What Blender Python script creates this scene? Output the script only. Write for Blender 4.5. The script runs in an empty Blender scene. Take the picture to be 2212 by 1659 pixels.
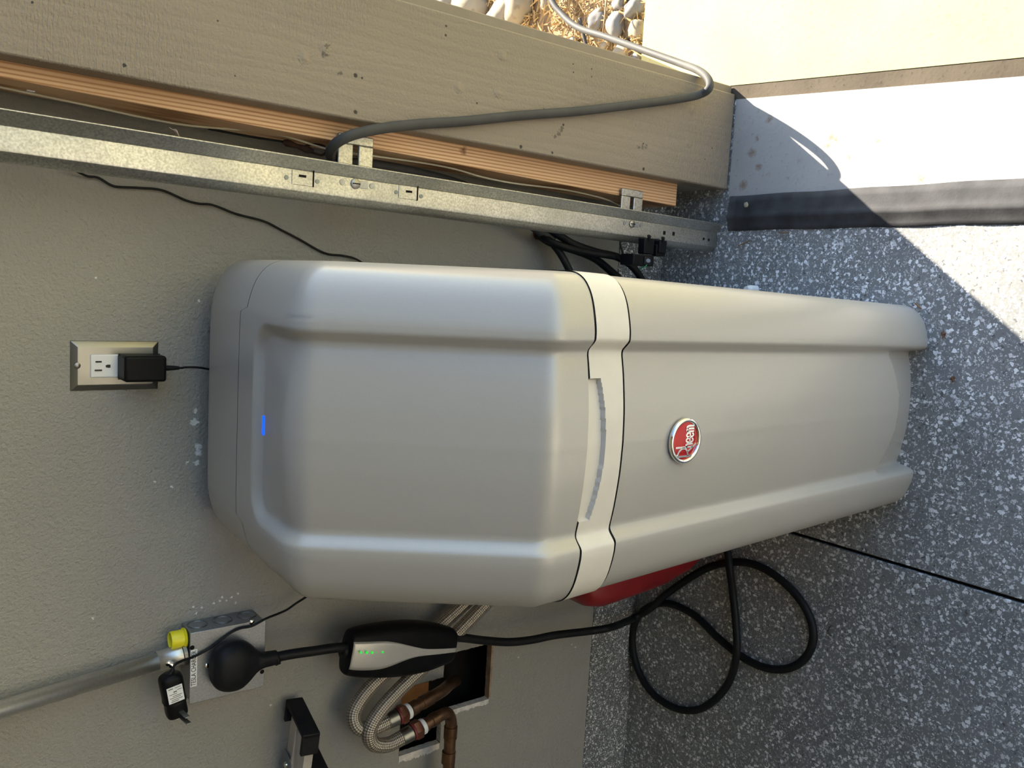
import bpy, bmesh, math, random
from mathutils import Vector, Matrix, noise
random.seed(7)
SC = bpy.context.scene
COL = SC.collection
# ------------------------------------------------------------------ camera
F_PX, CAM = 1844.0, Vector((0.0, -1.308, 1.407))
def axes(p, y, r):
    f = Vector((-math.sin(y)*math.cos(p), math.cos(y)*math.cos(p), -math.sin(p)))
    rt = Vector((math.cos(y), math.sin(y), 0)); up = rt.cross(f)
    return rt*math.cos(r)+up*math.sin(r), -rt*math.sin(r)+up*math.cos(r), f
RT, UP, FW = axes(math.radians(37.5), math.radians(7.96), math.radians(-1.54))
cam = bpy.data.cameras.new('camera'); camo = bpy.data.objects.new('camera', cam); COL.objects.link(camo)
cam.sensor_width = 36.0; cam.lens = 36.0*F_PX/2212.0; cam.clip_start = 0.02; cam.clip_end = 200
X, Y, Z = -UP, RT, -FW            # the phone was held sideways: the picture lies on its left side
camo.matrix_world = Matrix(((X.x, Y.x, Z.x, CAM.x), (X.y, Y.y, Z.y, CAM.y), (X.z, Y.z, Z.z, CAM.z), (0, 0, 0, 1)))
SC.camera = camo
# ------------------------------------------------------------------ sky, sun, exposure
SUN_E, SUN_AZ = math.radians(27.0), math.atan2(0.792, 0.61)
w = bpy.data.worlds.new('sky'); SC.world = w; w.use_nodes = True
nt = w.node_tree; bg = nt.nodes['Background']; sky = nt.nodes.new('ShaderNodeTexSky')
sky.sky_type = 'NISHITA'; sky.sun_disc = False; sky.sun_elevation = SUN_E
sky.sun_rotation = math.pi/2 - SUN_AZ; sky.air_density = 1.0; sky.dust_density = 0.6
nt.links.new(sky.outputs[0], bg.inputs[0]); bg.inputs[1].default_value = 0.21
sl = bpy.data.lights.new('sun', 'SUN'); sl.energy = 10.5; sl.angle = math.radians(0.55); sl.color = (1.0, 0.90, 0.74)
so = bpy.data.objects.new('sun', sl); COL.objects.link(so)
sd = Vector((-math.cos(SUN_AZ)*math.cos(SUN_E), -math.sin(SUN_AZ)*math.cos(SUN_E), -math.sin(SUN_E)))
so.rotation_euler = sd.to_track_quat('-Z', 'Y').to_euler(); so.location = (6, 8, 6)
SC.view_settings.view_transform = 'Standard'; SC.view_settings.look = 'None'; SC.view_settings.gamma = 1.0
SC.view_settings.use_curve_mapping = False; SC.view_settings.exposure = 1.37
# ------------------------------------------------------------------ helpers
def at(x, y, ax, v):
    """world point on the plane (axis ax = v) seen at photo pixel x, y"""
    r = RT*((1659-y-829.5)/F_PX) + UP*(-(x-1106)/F_PX) + FW
    return CAM + r*((v-CAM[ax])/r[ax])
def mesh(name, V, Fc, m=None, parent=None, smooth=False, uv=None, mats=None):
    me = bpy.data.meshes.new(name); me.from_pydata([tuple(v) for v in V], [], Fc); me.update()
    o = bpy.data.objects.new(name, me); COL.objects.link(o)
    if m: me.materials.append(m)
    if smooth:
        for p in me.polygons: p.use_smooth = True
    if uv:
        l = me.uv_layers.new(name='uv')
        for lp in me.loops: l.data[lp.index].uv = uv[lp.vertex_index]
    if parent:
        o.parent = parent; o.location = -parent.location
    return o
def fix(o):
    bm = bmesh.new(); bm.from_mesh(o.data); bmesh.ops.recalc_face_normals(bm, faces=bm.faces); bm.to_mesh(o.data); bm.free(); return o
def thing(name, label, cat, loc, group=None):
    o = bpy.data.objects.new(name, None); COL.objects.link(o); o.location = loc; o.empty_display_size = .05
    return tag(o, label, cat, group)
def tag(o, label, cat, group=None, kind=None):
    o['label'] = label
    if cat: o['category'] = cat
    if group: o['group'] = group
    if kind: o['kind'] = kind
    return o
def struct(o, label=None):
    o['kind'] = 'structure'
    if label: o['label'] = label; o['category'] = o.name.split('_')[0]
    return o
def bevel(o, wd, seg=2, ang=40):
    b = o.modifiers.new('bevel', 'BEVEL'); b.width = wd; b.segments = seg; b.limit_method = 'ANGLE'; b.angle_limit = math.radians(ang)
    for p in o.data.polygons: p.use_smooth = True
    try: o.data.set_sharp_from_angle(angle=math.radians(50))
    except Exception: pass
    return o
def solid(o, t, off=-1):
    s = o.modifiers.new('thickness', 'SOLIDIFY'); s.thickness = t; s.offset = off; return o
BF = [(0, 3, 2, 1), (4, 5, 6, 7), (0, 1, 5, 4), (1, 2, 6, 5), (2, 3, 7, 6), (3, 0, 4, 7)]
def box(name, a, b, m, parent=None, bev=0, seg=2):
    x0, y0, z0 = a; x1, y1, z1 = b
    o = mesh(name, [(x0, y0, z0), (x1, y0, z0), (x1, y1, z0), (x0, y1, z0), (x0, y0, z1), (x1, y0, z1), (x1, y1, z1), (x0, y1, z1)], BF, m, parent)
    return bevel(o, bev, seg) if bev else o
def hexa(name, pts, m, parent=None, bev=0, seg=2):
    o = fix(mesh(name, pts, BF, m, parent)); return bevel(o, bev, seg) if bev else o
def frame_box(name, c, ex, ey, ez, hx, hy, hz, m, parent=None, bev=0, seg=2):
    P = [c+ex*(hx*a)+ey*(hy*b)+ez*(hz*d) for d in (-1, 1) for a, b in ((-1, -1), (1, -1), (1, 1), (-1, 1))]
    return hexa(name, P, m, parent, bev, seg)
def prism(name, poly, a, b, ax, m, parent=None, bev=0, seg=2):
    """poly of 2D points extruded from a to b along axis ax"""
    def p3(p, v):
        return (v, p[0], p[1]) if ax == 0 else (p[0], v, p[1]) if ax == 1 else (p[0], p[1], v)
    n = len(poly); V = [p3(p, a) for p in poly]+[p3(p, b) for p in poly]
    Fc = [tuple(range(n)), tuple(range(2*n-1, n-1, -1))]+[(i, (i+1) % n, n+(i+1) % n, n+i) for i in range(n)]
    o = fix(mesh(name, V, Fc, m, parent)); return bevel(o, bev, seg) if bev else o
def smooth_path(P, n=8):
    P = [Vector(p) for p in P]; Q = [P[0]*2-P[1]]+P+[P[-1]*2-P[-2]]; out = []
    for i in range(1, len(Q)-2):
        a, b, c, d = Q[i-1:i+3]
        for k in range(n):
            t = k/n
            out.append(.5*((2*b)+(c-a)*t+(2*a-5*b+4*c-d)*t*t+(3*b-a-3*c+d)*t**3))
    return out+[P[-1]]
def tube(name, P, r, m, parent=None, n=8, seg=12, sm=True, cap=True):
    P = smooth_path(P, n) if sm else [Vector(p) for p in P]
    N = len(P); V = []; uv = []; Fc = []; L = 0
    T = [(P[min(i+1, N-1)]-P[max(i-1, 0)]).normalized() for i in range(N)]
    u = T[0].orthogonal().normalized()
    for i in range(N):
        u = (u-T[i]*u.dot(T[i])).normalized(); v = T[i].cross(u)
        if i: L += (P[i]-P[i-1]).length
        rr = r(i/(N-1)) if callable(r) else r
        for k in range(seg+1):
            a = 2*math.pi*k/seg; V.append(P[i]+(u*math.cos(a)+v*math.sin(a))*rr); uv.append((L, k/seg))
    for i in range(N-1):
        for k in range(seg):
            a = i*(seg+1)+k; Fc.append((a, a+1, a+seg+2, a+seg+1))
    if cap: Fc += [tuple(range(seg-1, -1, -1)), tuple((N-1)*(seg+1)+k for k in range(seg))]
    return mesh(name, V, Fc, m, parent, True, uv)
def lathe(name, c, axis, prof, m, parent=None, seg=28, flat=1.0, xdir=None):
    """prof: (distance along axis, radius)"""
    A = Vector(axis).normalized(); U = (Vector(xdir) if xdir else A.orthogonal()).normalized(); W = A.cross(U); c = Vector(c)
    V = []; Fc = []
    for h, r in prof:
        for k in range(seg):
            a = 2*math.pi*k/seg; V.append(c+A*h+(U*math.cos(a)+W*math.sin(a)*flat)*r)
    for i in range(len(prof)-1):
        for k in range(seg):
            k2 = (k+1) % seg; Fc.append((i*seg+k, i*seg+k2, (i+1)*seg+k2, (i+1)*seg+k))
    Fc += [tuple(range(seg)), tuple((len(prof)-1)*seg+k for k in range(seg))]
    o = fix(mesh(name, V, Fc, m, parent, True))
    try: o.data.set_sharp_from_angle(angle=math.radians(40))
    except Exception: pass
    return o
def textmesh(name, s, size, m, parent, ex, ey, org, depth=.0003, sx=1.0):
    cu = bpy.data.curves.new(name, 'FONT'); cu.body = s; cu.size = size; cu.align_x = 'CENTER'; cu.align_y = 'CENTER'; cu.extrude = depth; cu.resolution_u = 3
    t = bpy.data.objects.new('tmp', cu); COL.objects.link(t); bpy.context.view_layer.update()
    dg = bpy.context.evaluated_depsgraph_get(); me = bpy.data.meshes.new_from_object(t.evaluated_get(dg)); bpy.data.objects.remove(t)
    ez = ex.cross(ey)
    for v in me.vertices: v.co = org+ex*(v.co.x*sx)+ey*v.co.y+ez*v.co.z
    me.materials.clear(); me.materials.append(m); o = bpy.data.objects.new(name, me); COL.objects.link(o)
    o.parent = parent; o.location = -parent.location; return o
# ------------------------------------------------------------------ materials
class NT:
    def __init__(s, name, col=(.5, .5, .5), rough=.5, metal=0.0, spec=.5):
        s.m = bpy.data.materials.new(name); s.m.use_nodes = True; s.t = s.m.node_tree; s.b = s.t.nodes['Principled BSDF']
        s.b.inputs['Base Color'].default_value = (*col, 1); s.b.inputs['Roughness'].default_value = rough
        s.b.inputs['Metallic'].default_value = metal; s.b.inputs['Specular IOR Level'].default_value = spec
        s.co = s.t.nodes.new('ShaderNodeTexCoord').outputs['Object']; s.bh = None
    def set(s, node, k, v):
        if hasattr(v, 'links'): s.t.links.new(v, node.inputs[k])
        else: node.inputs[k].default_value = v
    def n(s, typ, out=0, attrs={}, **k):
        nd = s.t.nodes.new('ShaderNode'+typ)
        for a, v in attrs.items(): setattr(nd, a, v)
        for a, v in k.items():
            kk = int(a[1:]) if a[0] == 'i' and a[1:].isdigit() else a.replace('_', ' ')
            s.set(nd, kk, v)
        return nd.outputs[out]
    def map(s, scale=(1, 1, 1), loc=(0, 0, 0), rot=(0, 0, 0), src=None):
        return s.n('Mapping', Vector=src or s.co, Scale=scale, Location=loc, Rotation=rot)
    def noise(s, sc, det=4, vec=None, dist=0, rough=.5):
        return s.n('TexNoise', 0, Vector=vec or s.co, Scale=sc, Detail=det, Distortion=dist, Roughness=rough)
    def ramp(s, fac, stops, interp='LINEAR'):
        nd = s.t.nodes.new('ShaderNodeValToRGB'); s.t.links.new(fac, nd.inputs[0]); e = nd.color_ramp.elements; nd.color_ramp.interpolation = interp
        while len(e) < len(stops): e.new(.5)
        for el, (p, c) in zip(e, stops): el.position = p; el.color = (*c, 1) if isinstance(c, tuple) else (c, c, c, 1)
        return nd.outputs[0]
    def mix(s, fac, a, b, mode='MIX'):
        nd = s.t.nodes.new('ShaderNodeMix'); nd.data_type = 'RGBA'; nd.blend_type = mode
        def st(i, v):
            if hasattr(v, 'links'): s.t.links.new(v, nd.inputs[i])
            else: nd.inputs[i].default_value = (*v, 1) if isinstance(v, tuple) else v
        st(0, fac); st(6, a); st(7, b); return nd.outputs[2]
    def math(s, op, a, b=0.0, clamp=False):
        nd = s.t.nodes.new('ShaderNodeMath'); nd.operation = op; nd.use_clamp = clamp; s.set(nd, 0, a); s.set(nd, 1, b); return nd.outputs[0]
    def vmath(s, op, a, b=(0, 0, 0), out=0):
        nd = s.t.nodes.new('ShaderNodeVectorMath'); nd.operation = op; s.set(nd, 0, a); s.set(nd, 1, b); return nd.outputs[out]
    def spots(s, pts, r, soft=.3, wob=0.3):
        """mask of small marks at given positions"""
        nv = s.n('TexNoise', 1, Vector=s.co, Scale=1.2/r, Detail=2)
        q = s.vmath('ADD', s.co, s.vmath('MULTIPLY', s.vmath('SUBTRACT', nv, (.5, .5, .5)), (r*wob*3,)*3)); tot = None
        for p in pts:
            d = s.vmath('DISTANCE', q, tuple(p[:3]), 1); rr = r*(p[3] if len(p) > 3 else 1)
            v = s.math('MULTIPLY', s.math('SUBTRACT', rr, d), 1/(rr*soft), True)
            tot = v if tot is None else s.math('MAXIMUM', tot, v)
        return tot
    def color(s, v): s.t.links.new(v, s.b.inputs['Base Color']); return s
    def rough(s, v): s.t.links.new(v, s.b.inputs['Roughness']); return s
    def bump(s, h, st=.3, dist=.002):
        nd = s.t.nodes.new('ShaderNodeBump'); nd.inputs['Strength'].default_value = st; nd.inputs['Distance'].default_value = dist
        s.t.links.new(h, nd.inputs['Height'])
        if s.bh: s.t.links.new(s.bh, nd.inputs['Normal'])
        s.bh = nd.outputs[0]; s.t.links.new(s.bh, s.b.inputs['Normal']); return s
def plain(name, col, rough=.5, metal=0, spec=.5, var=.12, sc=40, bump=0.0):
    g = NT(name, col, rough, metal, spec); nz = g.noise(sc, 5)
    g.color(g.mix(g.ramp(nz, [(.3, 0.0), (.7, 1.0)]), tuple(c*(1-var) for c in col), tuple(min(1, c*(1+var)) for c in col)))
    g.rough(g.math('ADD', g.math('MULTIPLY', nz, .16), rough-.08))
    if bump: g.bump(g.noise(sc*8, 3), bump, .001)
    return g.m
def glow(name, col, st):
    g = NT(name, col, .4); g.b.inputs['Emission Color'].default_value = (*col, 1); g.b.inputs['Emission Strength'].default_value = st; return g.m
def wall_mat():
    g = NT('wall_paint', (.2, .19, .15), .55, spec=.35)
    base = g.mix(g.ramp(g.noise(3, 4), [(.3, 0.0), (.7, 1.0)]), (.270, .256, .230), (.300, .285, .256))
    sm = [at(430, 650, 1, 0), at(422, 888, 1, 0), at(420, 912, 1, 0), at(428, 965, 1, 0), at(430, 978, 1, 0), at(405, 1000, 1, 0), at(425, 1000, 1, 0),
          at(372, 1051, 1, 0), at(335, 1040, 1, 0), at(200, 1335, 1, 0), at(208, 600, 1, 0)]
    sz = [.6, .8, 1.3, 1.2, 1.2, .5, 1.0, .5, .5, .4, .4]
    k = g.spots([(p.x, p.y, p.z, q) for p, q in zip(sm, sz)], .005, .3, .7)
    sm2 = [at(x, y, 1, 0) for x, y in ((418, 1311), (462, 1303), (475, 1298), (436, 1312), (489, 1297), (509, 1302), (514, 1282), (585, 1523), (645, 1545), (690, 1590), (1120, 1420), (1235, 1392), (1243, 1398), (480, 1290), (500, 1290), (424, 1325))]
    k2 = g.spots([(p.x, p.y, p.z) for p in sm2], .0022, .4, .8)
    g.color(g.mix(g.math('MAXIMUM', k, k2), base, (.62, .62, .60)))
    g.bump(g.noise(210, 3, rough=.55), .9, .0028).bump(g.noise(95, 3), .45, .003)
    return g.m
def flake_mat(name, sc, dark=(.165, .17, .168)):
    g = NT(name, dark, .42, spec=.45)
    dv = g.vmath('ADD', g.co, g.vmath('MULTIPLY', g.n('TexNoise', 1, Vector=g.co, Scale=sc*1.1, Detail=3), (1.7/sc,)*3))
    def layer(s, seed, thr, size):
        v = g.t.nodes.new('ShaderNodeTexVoronoi'); v.inputs['Scale'].default_value = s; v.inputs['Randomness'].default_value = 1
        g.t.links.new(g.map((1, 1, 1), (seed, seed*.7, 0), src=dv), v.inputs['Vector'])
        sel = g.math('GREATER_THAN', g.n('SeparateColor', 0, Color=v.outputs['Color']), thr)
        return g.math('MULTIPLY', sel, g.math('LESS_THAN', v.outputs['Distance'], size)), v.outputs['Color']
    big, c1 = layer(sc, 1.3, .60, .44); mid, c2 = layer(sc*1.5, 4.1, .42, .46); fine, c3 = layer(sc*2.3, 7.7, .66, .44)
    base = g.mix(g.ramp(g.noise(6, 3), [(.3, 0.0), (.7, 1.0)]), dark, tuple(c*1.35 for c in dark))
    base = g.mix(mid, base, g.ramp(g.n('SeparateColor', 1, Color=c2), [(0, .09), (.4, .21), (1, .34)]))
    base = g.mix(fine, base, (.52, .52, .51))
    base = g.mix(big, base, g.ramp(g.n('SeparateColor', 1, Color=c1), [(0, .52), (1, .85)]))
    g.color(base); g.rough(g.math('ADD', .30, g.math('MULTIPLY', g.noise(25, 3), .3)))
    g.bump(g.noise(sc*1.2, 3), .35, .0012)
    return g.m
def jamb_mat():
    g = NT('painted_rough_board', (.2, .18, .15), .5, spec=.4)
    v = g.map((1, 1, .07)); nz = g.noise(9, 4, v, .6)
    gr = g.n('TexWave', 0, {'bands_direction': 'X'}, Vector=g.map((1, 1, .10)), Scale=20, Distortion=9, Detail=4, Detail_Scale=1.2)
    cut = g.n('TexWave', 0, {'bands_direction': 'Z'}, Vector=g.map((.25, 1, 1)), Scale=60, Distortion=9, Detail=4, Detail_Scale=4)
    col = g.mix(g.ramp(nz, [(.3, 0.0), (.7, 1.0)]), (.185, .152, .118), (.215, .178, .140))
    col = g.mix(g.math('MULTIPLY', g.ramp(gr, [(.0, 1.0), (.18, 0.0)]), .22), col, (.15, .13, .10))
    hs = [(269, 141, 1), (768, 163, 1.3), (782, 168, .7), (768, 242, 1.2), (964, 56, .7), (963, 76, .8), (1238, 138, .6), (1239, 156, .6), (1278, 149, .6), (1278, 166, .7), (1125, 317, 1.3),
          (1193, 330, 1), (1217, 270, .9), (1390, 365, 1.2), (1030, 223, .7), (1175, 237, 1), (470, 45, .6), (508, 164, .5), (1390, 310, .6), (1538, 320, .7), (70, 5, .6), (1523, 344, .6)]
    P = [at(x, y, 1, JY) for x, y, q in hs]
    col = g.mix(g.spots([(p.x, p.y, p.z, h[2]) for p, h in zip(P, hs)], .0030, .4, .3), col, (.015, .013, .012))
    cr = [at(x, y, 1, JY) for x, y in ((1212, 282), (1207, 290), (1198, 296), (1215, 276), (1380, 318), (1396, 316), (1388, 317), (735, 158), (700, 118), (707, 100))]
    col = g.mix(g.math('MULTIPLY', g.spots([(p.x, p.y, p.z) for p in cr], .0048, .5, 1.0), .75), col, (.05, .042, .036))
    g.color(col); pt = g.ramp(g.noise(5, 2), [(.45, 0.0), (.6, 1.0)]); g.bump(gr, .25, .0010).bump(g.math('MULTIPLY', cut, pt), .38, .0014).bump(g.noise(240, 3), .6, .0020)
    kn = [(703, 105), (656, 125), (1085, 120), (991, 190), (1076, 200), (1495, 238), (1488, 309)]
    g.bump(g.spots([(p.x, p.y, p.z) for p in (at(x, y, 1, JY) for x, y in kn)], .010, .9, .25), .6, .003)
    return g.m
def pine_mat():
    g = NT('raw_pine', (.5, .3, .15), .6, spec=.3)
    gr = g.n('TexWave', 0, {'bands_direction': 'X'}, Vector=g.map((1, 1, .03)), Scale=58, Distortion=2.6, Detail=3, Detail_Scale=1.0)
    col = g.ramp(gr, [(0, (.40, .19, .085)), (.3, (.66, .40, .22)), (1, (.78, .52, .32))])
    col = g.mix(g.ramp(g.noise(4, 3, g.map((1, 1, .5))), [(.4, 0.0), (.8, .5)]), col, (.36, .19, .08))
    kp = at(1003, 325, 1, -.128)
    g.color(g.mix(g.spots([(kp.x, kp.y, kp.z)], .009, .8, .4), col, (.20, .09, .04))).bump(gr, .15, .001)
    return g.m
def galv_mat(name='galvanised_steel', c0=(.38, .375, .35), c1=(.60, .59, .56), metal=.95, rough=.40):
    g = NT(name, c0, rough, metal); nz = g.noise(330, 4); n2 = g.noise(18, 4)
    col = g.mix(g.ramp(nz, [(.35, 0.0), (.65, 1.0)]), c0, c1); col = g.mix(g.ramp(n2, [(.35, 0.0), (.7, .45)]), col, tuple(c*.8 for c in c0))
    g.color(col); g.rough(g.math('ADD', rough-.05, g.math('MULTIPLY', n2, .2))); g.bump(nz, .08, .0005); return g.m
def concrete_mat(name, c0, c1, stain, speck=90, marks=None):
    g = NT(name, c0, .85, spec=.12); n1 = g.noise(7, 6); n2 = g.noise(speck, 4)
    col = g.mix(g.ramp(n1, [(.3, 0.0), (.7, 1.0)]), c0, c1)
    col = g.mix(g.ramp(n2, [(.60, 0.0), (.72, .55)]), col, stain)
    if marks:
        P = [at(x, y, 2, 0) for x, y, q in marks]
        col = g.mix(g.math('MULTIPLY', g.spots([(p.x, p.y, p.z, m_[2]) for p, m_ in zip(P, marks)], .006, .8, .9), .7), col, (.20, .12, .06))
    g.color(col).bump(n2, .3, .0015); return g.m
def braid_mat():
    g = NT('steel_braid', (.5, .46, .40), .45, .75)
    uv = g.t.nodes.new('ShaderNodeUVMap').outputs[0]
    a = g.n('TexWave', 0, {'bands_direction': 'X'}, Vector=g.map((1, .028, 1), src=uv), Scale=70, Distortion=0)
    b = g.n('TexWave', 0, {'bands_direction': 'X'}, Vector=g.map((1, -.028, 1), src=uv), Scale=70, Distortion=0)
    sk = g.n('SeparateXYZ', 0, Vector=uv); sv = g.n('SeparateXYZ', 1, Vector=uv)
    def diag(s):
        q = g.math('ADD', g.math('MULTIPLY', sk, 900.0), g.math('MULTIPLY', sv, s*16.0*math.pi)); return g.math('SINE', q)
    h = g.math('MULTIPLY', diag(1), diag(-1)); hh = g.math('ADD', g.math('MULTIPLY', h, .5), .5)
    g.color(g.ramp(hh, [(0, (.13, .105, .08)), (.45, (.38, .33, .27)), (1, (.60, .54, .46))])).bump(hh, .8, .0012); return g.m
def softener_mat():
    g = NT('silver_plastic', (.42, .40, .37), .36, .15, .5)
    nz = g.noise(1400, 2); n2 = g.noise(9, 4)
    g.color(g.mix(g.ramp(nz, [(.3, 0.0), (.7, 1.0)]), (.37, .354, .33), (.405, .389, .365)))
    g.rough(g.math('ADD', .28, g.math('MULTIPLY', n2, .08))); g.bump(nz, .05, .0003); return g.m
JY = -0.167
M = dict(
    drywall=plain('white_drywall', (.60, .57, .50), .8, 0, .3, .03), cond=galv_mat('bright_conduit_zinc', (.60, .59, .56), (.68, .67, .64), .9, .33), wall=wall_mat(), flake=flake_mat('flake_epoxy_floor', 135), flakef=flake_mat('flake_epoxy_curb', 210, (.10, .103, .10)), jamb=jamb_mat(), pine=pine_mat(), galv=galv_mat(),
    galv2=galv_mat('zinc_box_steel', (.30, .31, .32), (.38, .39, .40), .8, .38), soft=softener_mat(), braid=braid_mat(),
    band=plain('pale_grey_plastic', (.58, .55, .50), .42, 0, .5, .03, 30), trim=plain('painted_trim', (.20, .165, .128), .55, 0, .4, .06, 30, .2),
    black=plain('black_plastic', (.006, .006, .007), .45, 0, .12, .2, 60), rubber=plain('black_rubber', (.010, .010, .011), .5, 0, .18, .25, 50, .15),
    seal=plain('dusty_rubber_seal', (.042, .042, .044), .72, 0, .2, .35, 30, .2), soot=plain('dark_cavity', (.012, .010, .009), .9, 0, .1, .3, 20),  # last one: near-black colour stands in for shade inside holes and gaps
    grey=plain('grey_cord_vinyl', (.055, .054, .052), .65, 0, .22, .15, 30), pale=plain('pale_wire', (.55, .50, .38), .5),
    steel=plain('brushed_stainless', (.27, .265, .25), .38, 1.0, .5, .03, 20), chrome=plain('chrome', (.80, .80, .78), .10, 1.0, .5, .03),
    white=plain('white_nylon', (.72, .72, .72), .4, 0, .5, .03), lab=plain('label_paper', (.78, .77, .74), .5, 0, .5, .02), ink=plain('ink', (.01, .01, .01), .6),
    red=plain('badge_red_enamel', (.42, .012, .012), .18, .25, .6, .05), redp=plain('red_fuel_plastic', (.22, .010, .014), .4, 0, .5, .2, 15),
    yellow=plain('yellow_cap_plastic', (.80, .70, .02), .4, 0, .5, .05), copper=plain('aged_copper', (.17, .095, .055), .38, .85, .5, .35, 60, .1),
    brass=plain('reddish_brass', (.25, .11, .07), .35, .85, .5, .2, 60), gyp=plain('gypsum_edge', (.60, .56, .52), .9, 0, .2, .2, 90, .5),
    paper=plain('torn_paper_board', (.30, .20, .13), .9, 0, .2, .3, 60, .4), orange=plain('lumber_in_wall', (.30, .13, .04), .7, 0, .3, .2, 30),
    alu=plain('worn_aluminium', (.50, .46, .41), .45, .5, .5, .15, 25), gplate=plain('grey_zinc_plate', (.20, .22, .23), .45, .6, .5, .15, 30),
    rust=plain('rusty_iron', (.055, .028, .018), .8, .3, .3, .4, 120, .4), orngrag=plain('rust_orange_putty', (.22, .075, .03), .8, 0, .3, .4, 60, .4),
    blue=glow('blue_indicator', (.0, .055, 1.0), .9), green=glow('green_indicator', (.03, .6, .06), .35), silverface=plain('satin_silver_face', (.50, .48, .45), .35, .35, .5, .03),
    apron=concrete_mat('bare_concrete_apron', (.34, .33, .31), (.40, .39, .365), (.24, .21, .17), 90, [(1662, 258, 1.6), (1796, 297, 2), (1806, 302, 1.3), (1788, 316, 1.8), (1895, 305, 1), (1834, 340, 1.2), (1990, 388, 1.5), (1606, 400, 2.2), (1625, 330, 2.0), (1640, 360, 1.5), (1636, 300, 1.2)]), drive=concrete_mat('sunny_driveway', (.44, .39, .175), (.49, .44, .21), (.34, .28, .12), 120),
    joint=concrete_mat('gritty_joint', (.065, .052, .038), (.11, .09, .064), (.03, .025, .02), 140), soil=plain('dry_soil', (.30, .21, .12), .9, 0, .2, .4, 40, .6),
    rock=concrete_mat('pale_rock', (.25, .215, .155), (.34, .30, .23), (.16, .12, .08), 40), rockg=concrete_mat('grey_rock', (.17, .165, .155), (.26, .25, .235), (.10, .10, .095), 50),
    straw=plain('dry_straw', (.40, .27, .12), .8, 0, .2, .3, 60), leaf=plain('dead_leaf', (.12, .055, .03), .7), husk=plain('pale_husk', (.70, .52, .36), .6),
    stucco=plain('outer_stucco', (.42, .37, .29), .85, 0, .2, .1, 60, .5), ceil=plain('white_ceiling', (.30, .29, .275), .8, 0, .3, .03), twig=plain('twig', (.22, .13, .06), .8),
)
# ------------------------------------------------------------------ the garage shell
def cells(name, xs, zs, skip, y, m, axis=1):
    V, Fc, idx = [], [], {}
    def vid(i, j):
        if (i, j) not in idx:
            idx[(i, j)] = len(V); V.append((xs[i], y, zs[j]) if axis == 1 else (xs[i], zs[j], y))
        return idx[(i, j)]
    for i in range(len(xs)-1):
        for j in range(len(zs)-1):
            if (i, j) in skip: continue
            Fc.append((vid(i, j), vid(i+1, j), vid(i+1, j+1), vid(i, j+1)))
    return mesh(name, V, Fc, m)
CZ = .130                                                    # top of the flake-coated concrete curb
# two openings cut in the drywall, joined at a corner
hA = [at(960, 1415, 1, 0), at(1062, 1389, 1, 0), at(1046, 1512, 1, 0), at(982, 1532, 1, 0)]
hB = [at(868, 1487, 1, 0), at(960, 1462, 1, 0), at(953, 1598, 1, 0), at(864, 1638, 1, 0)]
ax0, ax1 = -.90, -.767; az0, az1 = .405, .516                # opening A: x range and z range
ax0 = (hA[2].x+hA[3].x)/2; ax1 = (hA[0].x+hA[1].x)/2; az0 = hA[1].z; az1 = hA[0].z
bx0 = (hB[2].x+hB[3].x)/2; bx1 = (hB[0].x+hB[1].x)/2; bz0 = az1; bz1 = hB[0].z
xs = [-5.8, bx0, ax0, bx1, ax1, .228]; zs = [CZ, az0, az1, bz1, 2.7]
struct(cells('wall_back', xs, zs, {(2, 1), (3, 1), (1, 2), (2, 2)}, 0, M['wall']))
cav = box('wall_cavity', (-5.8, .09, CZ), (.228, .10, 2.7), M['soot']); struct(cav)  # near-black sheet, colour stands in for the dark inside the wall
for i, (x, wd) in enumerate(((ax1+.012, .04), (bx0-.06, .04))): pass
def edge_strip(name, pts, m, th=.013):
    """broken gypsum edge: wobbly band following the opening, set into the wall"""
    P = []
    for a, b in zip(pts[:-1], pts[1:]):
        n = max(2, int((Vector(b)-Vector(a)).length/.004))
        P += [Vector(a).lerp(Vector(b), k/n) for k in range(n)]
    P.append(Vector(pts[-1])); V = []
    for i, p in enumerate(P):
        j = Vector((random.uniform(-1, 1), 0, random.uniform(-1, 1)))*.0016
        V += [(p.x+j.x, -.0006, p.z+j.z), (p.x+j.x*.3, th, p.z+j.z*.3)]
    return struct(mesh(name, V, [(2*i, 2*i+1, 2*i+3, 2*i+2) for i in range(len(P)-1)], m))
edge_strip('trim_1', [(ax1, 0, az1), (ax1, 0, az0)], M['paper'], .02)
edge_strip('trim_2', [(ax1, 0, az0), (ax0, 0, az0)], M['paper'], .014)
edge_strip('trim_3', [(ax0, 0, az0), (ax0, 0, az1)], M['gyp'], .014)
edge_strip('trim_4', [(bx0, 0, az1), (bx0, 0, bz1)], M['gyp'], .014)
edge_strip('trim_5', [(bx0, 0, az1), (ax0, 0, az1)], M['gyp'], .014)
edge_strip('trim_6', [(bx0, 0, bz1), (bx1, 0, bz1), (bx1, 0, az1), (ax1, 0, az1)], M['paper'], .014)
def broken_lip(name, a, b, wdir, wd, m):
    """the visible thickness of broken white gypsum below an opening's left edge"""
    a, b = Vector(a), Vector(b); n = 40; V = []
    for k in range(n+1):
        p = a.lerp(b, k/n); r1 = 1+random.uniform(-.18, .25)
        V += [p+Vector((0, -.0012, 0)), p+Vector(wdir)*wd*r1+Vector((0, -.0012, 0)), p+Vector((0, .012, 0)), ]
    Fc = []
    for k in range(n):
        q = 3*k; Fc += [(q, q+1, q+4, q+3), (q, q+3, q+5, q+2)]
    return struct(mesh(name, V, Fc, m))
broken_lip('trim_7', (ax0, 0, az0), (ax0, 0, az1), (-1, 0, 0), .009, M['gyp'])
broken_lip('trim_8', (bx0, 0, az1+.002), (bx0, 0, bz1), (-1, 0, 0), .013, M['gyp'])
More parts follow.
